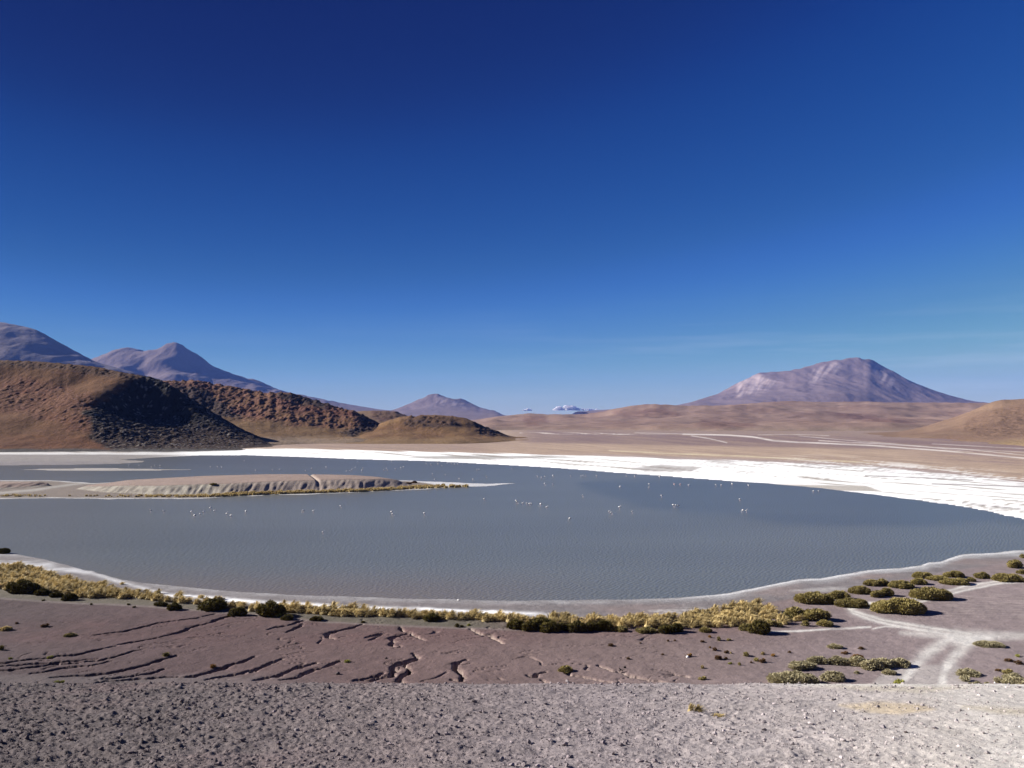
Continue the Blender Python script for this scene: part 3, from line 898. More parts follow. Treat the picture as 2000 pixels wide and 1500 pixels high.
def det_b(x, y_, z, px, py):
    w1 = 14 * fbm(x / 14, y_ / 14, 3, 55); w2 = 7 * fbm(x / 11, y_ / 11, 3, 56)
    red = sstep(-10, 5, sdf(px + w1, py + w2, REDB))
    lava_shade = np.maximum(np.maximum(sstep(-6, 3, sdf(px + w1, py + w2, LAVB)), sstep(-4, 3, sdf(px + w1, py + w2, LAVB2))), sstep(-5, 3, sdf(px + w1, py + w2, LAVB3)))
    rock = np.maximum(red, lava_shade)
    d, r = worley(x / 3.4, y_ / 3.6, 65); d2, r2 = worley(x / 1.8, y_ / 2.0, 69)
    dz = (np.maximum(0, r - .4) * np.sqrt(np.maximum(0, 1 - (d / .55) ** 2)) * 3.6 + np.maximum(0, r2 - .3) * np.sqrt(np.maximum(0, 1 - (d2 / .55) ** 2)) * 1.9) * (rock * .55 + .05)
    dz = dz + fbm(x / 36, y_ / 36, 3, 61) * 1.8 + fbm(x / 7, y_ / 7, 3, 62) * (.3 + rock * 1.5)
    hit = (d2 < .5) & (r2 > .5)
    return dz, (lava_shade, red, hit, r2)


def col_b(x, y_, z, px, py, aux):
    lava_shade, red, hit, r = aux
    nn = fbm(x / 26, y_ / 26, 4, 131)
    c = np.tile(np.array([.125, .070, .032]), (len(x), 1))
    c = mixc(c, (.150, .090, .044), (.5 + nn).clip(0, 1))
    c = mixc(c, (.190, .138, .098), sstep(848, 862, py + 6 * nn))
    c = mixc(c, (.110, .046, .032), red * (.65 + nn).clip(0, 1))
    c = mixc(c, (.17, .085, .065), red * hit * (r > .75))
    c = mixc(c, (.040, .028, .026), lava_shade * .9)
    return c


build_hill("hill",
           [(200, 760, 800), (320, 743, 790), (385, 742, 785), (430, 750, 780), (470, 757, 780), (520, 766, 775), (560, 765, 770), (590, 772, 770), (620, 782, 765), (645, 789, 760), (667, 796, 755),
            (700, 804, 745), (722, 815, 735), (748, 829, 725), (785, 841, 715), (830, 850, 705), (880, 857, 700)],
           [(200, 872), (400, 872), (540, 870), (600, 868), (700, 867), (800, 864), (880, 860)],
           [(400, 800, 720), (480, 815, 710), (560, 822, 705), (560, 845, 665), (640, 832, 705), (620, 852, 660), (700, 845, 695), (450, 780, 745), (600, 800, 735)],
           70, .9, 1.25, 8, det_b, col_b, m_rock, step=30)


def det_soft(seed, amp, sc, rockpoly=None, ramp=2.0):
    def f(x, y_, z, px, py):
        rock = np.zeros(len(x)) + .05
        if rockpoly:
            for P in rockpoly:
                rock = np.maximum(rock, sstep(-6, 3, sdf(px + 8 * fbm(x / 20, y_ / 20, 3, seed + 5), py + 4 * fbm(x / 16, y_ / 16, 3, seed + 6), P)))
        d2, r2 = worley(x / 3.5, y_ / 3.5, seed + 9)
        dz = fbm(x / sc, y_ / sc, 4, seed) * amp + rock * (np.maximum(0, r2 - .3) * np.sqrt(np.maximum(0, 1 - (d2 / .55) ** 2)) * ramp + fbm(x / 8, y_ / 8, 3, seed + 2) * 1.2)
        return dz, (rock, r2)
    return f


def col_soft(c0, c1, crock, seed, sc, foot=None):
    def f(x, y_, z, px, py, aux):
        rock, r = aux
        nn = fbm(x / sc, y_ / sc, 4, seed + 40)
        c = np.tile(np.array(c0, float), (len(x), 1))
        c = mixc(c, c1, (.5 + 1.3 * nn).clip(0, 1))
        c = mixc(c, crock, ((rock - .06) * 1.2).clip(0, 1) * (.7 + nn).clip(0, 1))
        if foot:
            c = mixc(c, foot[1], sstep(foot[0], foot[0] + 14, py + 5 * nn))
        return c
    return f


# back knoll
build_hill("hill", [(560, 815, 1050), (640, 806, 1050), (680, 805, 1050), (717, 802, 1050), (750, 802, 1050), (780, 804, 1050), (793, 811, 1050), (830, 822, 1050), (870, 832, 1050)],
           [(560, 850), (700, 850), (870, 850)], [(735, 812, 1010)], 80, 2.2, 3, 12,
           det_soft(201, 1.2, 30, [[(728, 803), (785, 803), (797, 814), (740, 822), (725, 815)]]),
           col_soft((.15, .095, .062), (.17, .115, .075), (.09, .048, .040), 201, 40), m_rock, step=25)
# smooth ochre mound
build_hill("hill", [(700, 845, 760), (750, 823, 755), (784, 813, 750), (834, 810, 750), (884, 812, 745), (917, 818, 740), (936, 827, 735), (960, 837, 730), (1000, 852, 725), (1040, 859, 720)],
           [(700, 868), (800, 868), (900, 868), (960, 866), (1040, 861)],
           [(800, 835, 705), (880, 838, 700), (860, 856, 655), (940, 850, 690)], 60, 1.1, 1.8, 14,
           det_soft(221, 1.6, 24, [[(800, 812), (880, 815), (905, 830), (840, 835), (790, 828)], [(920, 821), (940, 826), (965, 836), (985, 845), (960, 852), (930, 840)]], 2.4),
           col_soft((.118, .062, .030), (.165, .096, .046), (.040, .024, .020), 221, 30, (850, (.165, .105, .055))), m_rock, step=25)
# long far range
build_hill("hill", [(820, 832, 2300), (927, 820, 2300), (957, 815, 2300), (984, 812, 2300), (1034, 807, 2300), (1067, 809, 2300), (1134, 809, 2300), (1167, 805, 2300), (1200, 798, 2300), (1234, 792, 2300),
                    (1267, 789, 2300), (1300, 790, 2350), (1334, 792, 2400), (1400, 792, 2450), (1450, 789, 2500), (1500, 785, 2500), (1545, 783, 2500), (1600, 785, 2500), (1700, 784, 2500), (1734, 786, 2500),
                    (1850, 786, 2500), (1934, 787, 2500), (2000, 789, 2500), (2300, 792, 2500)],
           [(820, 843), (1000, 841), (1200, 841), (1400, 843), (1600, 843), (1800, 843), (2300, 845)],
           [(1060, 822, 1900), (1250, 812, 1950), (1400, 812, 1900), (1400, 830, 1500), (1550, 815, 1900), (1250, 830, 1550), (1700, 815, 1900), (1900, 815, 1900), (1330, 818, 1700), (1500, 830, 1480)], 350, 4.5, 7, 40,
           det_soft(241, 16, 210, [[(1370, 820), (1420, 822), (1480, 832), (1400, 836), (1360, 830)], [(1600, 806), (1700, 812), (1790, 826), (1700, 826)], [(1020, 815), (1060, 812), (1070, 824), (1030, 830)], [(1200, 800), (1300, 797), (1330, 808), (1220, 812)]], 2.0),
           col_soft((.185, .120, .100), (.228, .158, .130), (.145, .086, .074), 241, 150, (832, (.24, .18, .14))), m_rock, step=40)
# hill at the right edge
build_hill("hill", [(1700, 851, 860), (1734, 847, 860), (1800, 834, 860), (1867, 813, 870), (1901, 800, 875), (1931, 787, 880), (1951, 781, 880), (1984, 780, 885), (2040, 776, 890), (2200, 765, 900), (2600, 750, 900)],
           [(1700, 854), (1780, 857), (1850, 862), (2000, 873), (2300, 885), (2600, 890)],
           [(1920, 820, 800), (1980, 810, 790), (2000, 840, 690), (1900, 845, 740), (1950, 855, 640), (2200, 820, 750), (2400, 820, 750)], 120, 1.5, 2.4, 16,
           det_soft(261, 2.0, 60, [[(1890, 815), (1960, 800), (2100, 800), (2100, 850), (1920, 852), (1880, 840)]], 1.6),
           col_soft((.165, .104, .074), (.190, .126, .088), (.13, .082, .060), 261, 60, (855, (.17, .120, .072))), m_rock, step=40)


def det_m(seed, amp, sc):
    def f(x, y_, z, px, py):
        up = sstep(20, 250, z)
        dz = (ridged(x / sc + .4 * fbm(x / 500, y_ / 500, 2, seed), y_ / (sc * 3.2), 4, seed) - .55) * amp * .19 * (.2 + up) + fbm(x / (sc * .25), y_ / (sc * .6), 3, seed + 3) * amp * .05 * (.2 + up)
        dz = dz * sstep(0, .02, np.abs(z) + 1)
        return dz, None
    return f


def col_m(c0, c1, pale, seed, cp=(.40, .32, .31)):
    def f(x, y_, z, px, py, aux):
        nn = fbm(x / 260, y_ / 400, 4, seed + 7)
        sk = fbm(px / 9 + py / 14, py / 45, 4, seed + 9)
        c = np.tile(np.array(c0, float), (len(x), 1))
        c = mixc(c, c1, (.5 + 1.2 * nn).clip(0, 1))
        for P in pale:
            c = mixc(c, cp, sstep(-5, 4, sdf(px, py, P)) * (.35 + 1.4 * sk).clip(0, .6))
        return c
    return f


# volcano on the right
build_hill("mountain", [(1180, 800, 6500), (1290, 797, 6500), (1345, 786, 6500), (1400, 769, 6500), (1430, 752, 6500), (1460, 738, 6500), (1480, 728, 6500), (1530, 725, 6500), (1550, 722, 6500), (1575, 716, 6500),
                        (1600, 708, 6500), (1622, 704, 6500), (1650, 701, 6500), (1668, 697, 6500), (1688, 701, 6500), (1705, 702, 6500), (1722, 713, 6500), (1745, 724, 6500), (1780, 744, 6500), (1820, 760, 6500),
                        (1860, 773, 6500), (1900, 783, 6500), (1980, 792, 6500)],
           [(1180, 820), (1400, 820), (1600, 820), (1800, 820), (1980, 820)],
           [(1600, 750, 5700), (1500, 755, 5900), (1700, 745, 5750), (1650, 770, 5100), (1500, 775, 5300), (1780, 770, 5500), (1635, 722, 6150), (1660, 722, 6200)], 700, 11, 15, 45,
           det_m(301, 80, 300), col_m((.120, .086, .082), (.155, .114, .108), [[(1440, 742), (1478, 731), (1520, 745), (1490, 765), (1440, 775)], [(1590, 722), (1640, 705), (1640, 722), (1610, 740), (1580, 750)], [(1695, 712), (1712, 716), (1750, 745), (1755, 765), (1720, 745)]], 301), m_mount, step=30, push=1.31)
# peak in the middle
build_hill("mountain", [(700, 806, 6500), (765, 801, 6500), (800, 787, 6500), (825, 776, 6500), (845, 768, 6500), (858, 770, 6500), (885, 779, 6500), (903, 778, 6500), (930, 791, 6500), (950, 799, 6500), (965, 801, 6500), (990, 812, 6500), (1040, 818, 6500)],
           [(700, 820), (850, 820), (1040, 820)], [(850, 790, 6050), (905, 795, 6100), (800, 800, 6100)], 500, 9, 13, 30,
           det_m(321, 74, 250), col_m((.120, .088, .084), (.150, .112, .106), [[(850, 775), (900, 785), (910, 798), (860, 790)]], 321), m_mount, step=25, push=1.31)
# left volcano pair
build_hill("mountain", [(60, 745, 5600), (150, 712, 5600), (195, 694, 5600), (225, 682, 5600), (240, 679, 5600), (262, 679, 5600), (275, 684, 5580), (290, 684, 5600), (310, 680, 5600), (322, 672, 5600), (333, 668, 5600), (355, 671, 5600), (372, 684, 5600), (392, 694, 5600), (415, 713, 5600),
                        (440, 724, 5600), (475, 736, 5600), (508, 743, 5600), (530, 754, 5600), (560, 765, 5600), (620, 777, 5600), (680, 789, 5600), (740, 799, 5600), (820, 808, 5600)],
           [(60, 820.5), (300, 820.5), (500, 820.5), (820, 820.5)],
           [(240, 715, 5200), (270, 715, 5280), (288, 730, 5200), (310, 700, 5300), (330, 730, 5050), (360, 715, 5350), (400, 745, 5150), (300, 770, 4750), (450, 765, 5000), (180, 750, 5000), (600, 800, 4900)], 600, 9, 12, 25,
           det_m(341, 84, 300), col_m((.110, .080, .078), (.140, .102, .098), [], 341), m_mount, step=25, push=1.42)
# far-left shoulder
build_hill("mountain", [(-1200, 640, 4300), (-500, 622, 4300), (-200, 615, 4300), (0, 628, 4300), (60, 640, 4300), (80, 647, 4300), (110, 664, 4300), (150, 686, 4300), (190, 707, 4300), (230, 718, 4300), (300, 737, 4300), (380, 757, 4300), (480, 785, 4300), (560, 806, 4300)],
           [(-1200, 822), (0, 822), (300, 822), (560, 822)],
           [(0, 647, 4000), (50, 664, 3980), (100, 690, 3950), (150, 710, 3930), (0, 700, 3700), (100, 740, 3700), (-300, 680, 3900), (-300, 740, 3600)], 500, 9, 11, 30,
           det_m(361, 56, 270), col_m((.100, .076, .075), (.128, .098, .094), [], 361), m_mount, step=40, push=1.33)

# ------------------------------------------------------------------ clouds beyond the haze
m_cloud = flat_mat("cloud_vapour", (.8, .8, .82), 1.0, .002, .05)
n, l = m_cloud.node_tree.nodes, m_cloud.node_tree.links
tr = n.new("ShaderNodeBsdfTranslucent"); tr.inputs[0].default_value = (1, .96, .93, 1)
ms = n.new("ShaderNodeMixShader"); ms.inputs[0].default_value = .6
l.new(n["Principled BSDF"].outputs[0], ms.inputs[1]); l.new(tr.outputs[0], ms.inputs[2]); l.new(ms.outputs[0], n["Material Output"].inputs[0])


def cloud(name, label, px, py, wpx_, hpx, seed):
    D = 19500.0
    r_ = random.Random(seed)
    sx = D / FPX
    vs, fs = [], []
    import bmesh
    bm = bmesh.new()
    for k in range(26):
        u = r_.uniform(-.5, .5)
        top = (1 - (2 * u) ** 2) ** .6
        rad = r_.uniform(.14, .3) * hpx * (0.5 + top) * sx
        M = mathutils.Matrix.Translation((u * wpx_ * sx, r_.uniform(-.4, .4) * hpx * sx, r_.uniform(0, max(.05, top * .62)) * hpx * sx)) @ mathutils.Matrix.Diagonal((r_.uniform(1.2, 2.2), 1, .75, 1))
        bmesh.ops.create_icosphere(bm, subdivisions=3, radius=rad, matrix=M)
    V = np.array([v.co[:] for v in bm.verts]); Fc = np.array([[v.index for v in f.verts] for f in bm.faces])
    bm.verts.index_update()
    bm.free()
    V = V + (fbm(V[:, 0] / 60, V[:, 2] / 60 + V[:, 1] / 70, 4, seed) * 35)[:, None] * np.array([.6, .4, 1.0])
    V[:, 2] = np.maximum(V[:, 2], -.05 * hpx * sx)
    x, y_, z = at_depth(px, py, D)
    o = link(name, mesh_np(name, V, Fc), m_cloud, (float(x), float(y_), float(z)))
    return tag(o, label, "cloud", "small clouds on the horizon")


cloud("cloud", "small bright white cumulus cloud low above the far brown hills", 1106, 801, 50, 11, 5)
cloud("cloud", "flat faint cloud bank to the right of the bright cumulus", 1150, 802, 46, 5, 8)
cloud("cloud", "tiny pale cloud near the foot of the central peak", 1030, 802, 18, 5, 9)

# ------------------------------------------------------------------ plants


def ico(sub=1):
    import bmesh
    bm = bmesh.new(); bmesh.ops.create_icosphere(bm, subdivisions=sub, radius=1.0)
    bm.verts.index_update()
    V = np.array([v.co[:] for v in bm.verts]); Fc = np.array([[v.index for v in f.verts] for f in bm.faces])
    bm.free()
    return V, Fc


ICO1, ICO1F = ico(1)
ICO2, ICO2F = ico(2)


def grass_tuft(seed, n=330, h=.9, r=.74, w=.024, lean=.42):
    """a bunchgrass clump: long curved blades fountaining from a small base, combed to one side by the wind"""
    g = np.random.default_rng(seed)
    V, Fc, Cc = [], [], []
    base = 0
    heads = [(g.uniform(-.42, .42), g.uniform(-.3, .3)) for _ in range(3)]; hs = [g.uniform(.6, 1.15) for _ in range(3)]
    for k in range(n):
        hx, hy = heads[k % 3]
        a = g.uniform(0, 2 * math.pi); rr = abs(g.normal(0, .5)); rr = min(rr, 1.1)
        bx, by = hx + .16 * math.cos(a) * rr, hy + .16 * math.sin(a) * rr
        out = r * rr * g.uniform(.6, 1.1)
        L = h * hs[k % 3] * g.uniform(.5, 1.08) * (1 - .28 * rr)
        tx, ty = bx + out * math.cos(a) + lean * g.uniform(.4, 1.2), by + out * math.sin(a) + g.uniform(-.08, .08)
        mx, my = bx + (tx - bx) * .32, by + (ty - by) * .32
        m2x, m2y = bx + (tx - bx) * .7, by + (ty - by) * .7
        sx, sy = -math.sin(a) * w, math.cos(a) * w
        pts = [(bx - sx, by - sy, 0), (bx + sx, by + sy, 0), (mx - sx, my - sy, L * .55), (mx + sx, my + sy, L * .55),
               (m2x - sx * .8, m2y - sy * .8, L * .9), (m2x + sx * .8, m2y + sy * .8, L * .9), (tx, ty, L * (1.0 - .22 * rr))]
        V += pts
        Fc += [(base, base + 1, base + 3), (base, base + 3, base + 2), (base + 2, base + 3, base + 5), (base + 2, base + 5, base + 4), (base + 4, base + 5, base + 6)]
        c = g.uniform(0, 1)
        Cc += [(c, c, c)] * 7
        base += 7
    # inner thatch so that the clump is dense
    for hi_, (hx, hy) in enumerate(heads):
        v = ICO2 * np.array([r * .42, r * .42, h * .36 * hs[hi_]]); v = v * (1 + .22 * fbm(v[:, 0] * 5 + hx * 9, v[:, 1] * 5 + v[:, 2] * 4, 3, seed))[:, None]
        v = v + np.array([hx + lean * .35, hy, h * .12])
        V += [tuple(p) for p in v]; Fc += [tuple(int(i) + base for i in f) for f in ICO2F]
        Cc += [(.45 + .3 * math.sin(i * 1.7),) * 3 for i in range(len(v))]
        base += len(v)
    V = np.array(V); V[:, 2] = np.maximum(V[:, 2], -.05)
    return V, np.array(Fc), np.array(Cc)


def shrub(seed, wx_=1.8, wy_=1.2, h=.95, lobes=14, spr=700, sl=.21, sw=.030, upright=.6):
    """cushion of knobbly heads: twiggy core lobes covered with small leafy sprigs"""
    g = np.random.default_rng(seed)
    L = []
    for k in range(lobes):
        a = g.uniform(0, 2 * math.pi); q_ = math.sqrt(g.uniform(0, 1)) * .72
        cx, cy = math.cos(a) * q_ * wx_ / 2, math.sin(a) * q_ * wy_ / 2
        hh = h * (1 - .55 * q_ ** 2) * g.uniform(.5, 1.1)
        rx = min(wx_, wy_) * g.uniform(.16, .30)
        L.append((cx, cy, hh, rx))
    V, Fc, Cc, Mi = [], [], [], []
    base = 0
    for cx, cy, hh, rx in L:
        v = ICO2 * np.array([rx * .92, rx * .92, hh * .5])
        v = v * (1 + .16 * perlin(v[:, 0] * 7 + cx * 5, v[:, 1] * 7 + v[:, 2] * 6, seed))[:, None] + np.array([cx, cy, hh * .44])
        v[:, 2] = np.maximum(v[:, 2], -.05)
        V.append(v); Fc.append(ICO2F + base); Cc.append(np.full((len(v), 3), .25)); Mi.append(np.ones(len(ICO2F), int)); base += len(v)
    pts = []
    while len(pts) < spr:
        cx, cy, hh, rx = L[g.integers(len(L))]
        th = g.uniform(0, 2 * math.pi); cz = g.uniform(-.55, 1.0); s_ = math.sqrt(1 - cz * cz)
        nx, ny, nz = s_ * math.cos(th), s_ * math.sin(th), cz
        p = (cx + nx * rx, cy + ny * rx, hh * .44 + nz * hh * .5)
        if p[2] < .02: continue
        if any((p[0] - a) ** 2 / (r * .85) ** 2 + (p[1] - b_) ** 2 / (r * .85) ** 2 + (p[2] - c_ * .44) ** 2 / (c_ * .43) ** 2 < 1 for a, b_, c_, r in L): continue
        pts.append((p, (nx, ny, nz)))
    P = []; Q = []; R = []
    for (p, nrm) in pts:
        tone = g.uniform(0, 1)
        for j in range(4):
            d = np.array(nrm) * (1 - upright) + np.array([0, 0, upright]) + g.normal(0, .38, 3)
            d /= np.linalg.norm(d) + 1e-6
            s_ = np.cross(d, g.normal(0, 1, 3)); s_ /= np.linalg.norm(s_) + 1e-6
            l_ = sl * g.uniform(.6, 1.25)
            o = np.array(p) + g.normal(0, .03, 3)
            P += [o - s_ * sw * .4, o + s_ * sw * .4, o + d * l_ * .6 + s_ * sw, o + d * l_, o + d * l_ * .6 - s_ * sw]
            Q += [(base, base + 1, base + 2), (base, base + 2, base + 4), (base + 2, base + 3, base + 4)]
            t_ = min(1, max(0, tone + g.uniform(-.15, .15)))
            R += [(t_, t_, t_)] * 5
            base += 5
    V.append(np.array(P)); Fc.append(np.array(Q)); Cc.append(np.array(R)); Mi.append(np.zeros(len(Q), int))
    return np.concatenate(V), np.concatenate(Fc), np.concatenate(Cc), np.concatenate(Mi)


m_straw = plant_mat("dry_bunchgrass_blades", (.32, .24, .10), (.60, .475, .235), .75, .22)
m_lime = plant_mat("yellow_green_cushion_leaves", (.20, .20, .045), (.38, .36, .09), .8, .15)
m_dark = plant_mat("dark_olive_shrub_leaves", (.058, .050, .013), (.160, .125, .030), .8, .1)
m_olive = plant_mat("olive_shrub_leaves", (.165, .138, .045), (.38, .31, .125), .8, .12)
m_sage = plant_mat("grey_green_shrub_leaves", (.23, .20, .115), (.46, .41, .26), .85, .12)
m_brown = plant_mat("dry_brown_shrub_leaves", (.10, .055, .025), (.20, .115, .055), .85, .1)
m_rust = plant_mat("rusty_orange_shrub_leaves", (.22, .115, .030), (.36, .20, .06), .85, .1)
m_twig = flat_mat("woody_twigs", (.035, .026, .017), .9, 8, .3)

PLANT_MAT = dict(straw=m_straw, lime=m_lime, dark=m_dark, olive=m_olive, sage=m_sage, brown=m_brown, rust=m_rust)
TUFTS = []
for k in range(9):
    V, Fc, Cc = grass_tuft(900 + k)
    me = mesh_np("grass_tuft", V, Fc, col=Cc, smooth=False); me.materials.append(m_straw); TUFTS.append(me)
DOME = []; WIDE = []; SMALL = []


def shrub_parts(V, Fc, Cc, Mi):
    out = []
    for which, nm in ((0, "foliage"), (1, "stems")):
        f = Fc[Mi == which]; used = np.unique(f); rm = np.full(len(V), -1); rm[used] = np.arange(len(used))
        me = mesh_np(nm, V[used], rm[f], col=Cc[used], smooth=False)
        me.materials.append(None if which == 0 else m_twig)
        out.append(me)
    return out


for k in range(4):
    DOME.append((shrub_parts(*shrub(940 + k)), 1.8, .98))
for k in range(4):
    WIDE.append((shrub_parts(*shrub(960 + k, 4.2, 2.2, 1.1, 46, 2900, .25, .036)), 4.2, 1.1))
for k in range(3):
    V, Fc, Cc, Mi = shrub(980 + k, .6, .5, .34, 4, 90, .12, .022)
    me = mesh_np("shrub_small", V, Fc, Mi, Cc, False); me.materials.append(None); me.materials.append(m_twig); SMALL.append((me, .6, .36))


def place_px(px, py):
    """world point under a photo pixel, on the real ground"""
    dx, dy, dz = (float(v) for v in ray(px, py))
    x, y_ = px2ground(px, py); x, y_ = float(x), float(y_)
    for _ in range(12):
        z = float(ground_z(np.array([x]), np.array([y_]))[0])
        t = (z - HC) / dz
        x, y_ = .5 * x + .5 * dx * t, .5 * y_ + .5 * dy * t
    return x, y_, float(ground_z(np.array([x]), np.array([y_]))[0])


def put_shrub(px, py, w, h, kind, label, group, seed):
    r_ = random.Random(seed)
    x, y_, z = place_px(px, py - h * .12)
    mpp = y_ / FPX
    f_ = .94 if kind in ('olive', 'sage') and w > 14 else 1.0
    W, H_ = w * mpp * f_, h * mpp * f_ * f_ * f_
    pool = SMALL if W < 1.0 else (WIDE if W / max(H_, .05) > 2.7 and W > 2.2 else DOME)
    me, mw, mh = pool[seed % len(pool)]
    sx, sz = W / mw, H_ / (mh * 1.12)
    if pool is SMALL:
        o = bpy.data.objects.new("shrub", me); COL.objects.link(o); fo = o
    else:
        o = bpy.data.objects.new("shrub", None); COL.objects.link(o); o.empty_display_size = .2
        fo = bpy.data.objects.new("foliage", me[0]); st = bpy.data.objects.new("stems", me[1])
        for c_ in (fo, st):
            COL.objects.link(c_); c_.parent = o
    o.scale = (sx, min(sx, 1.5) if pool is not SMALL else sx, max(sz, sx * .35))
    o.rotation_euler = (0, 0, 0 if r_.random() < .5 else math.pi)
    o.location = (x, y_, z - .03)
    fo.material_slots[0].link = "OBJECT"; fo.material_slots[0].material = PLANT_MAT[kind]
    tag(o, label, "shrub", group)
    return o


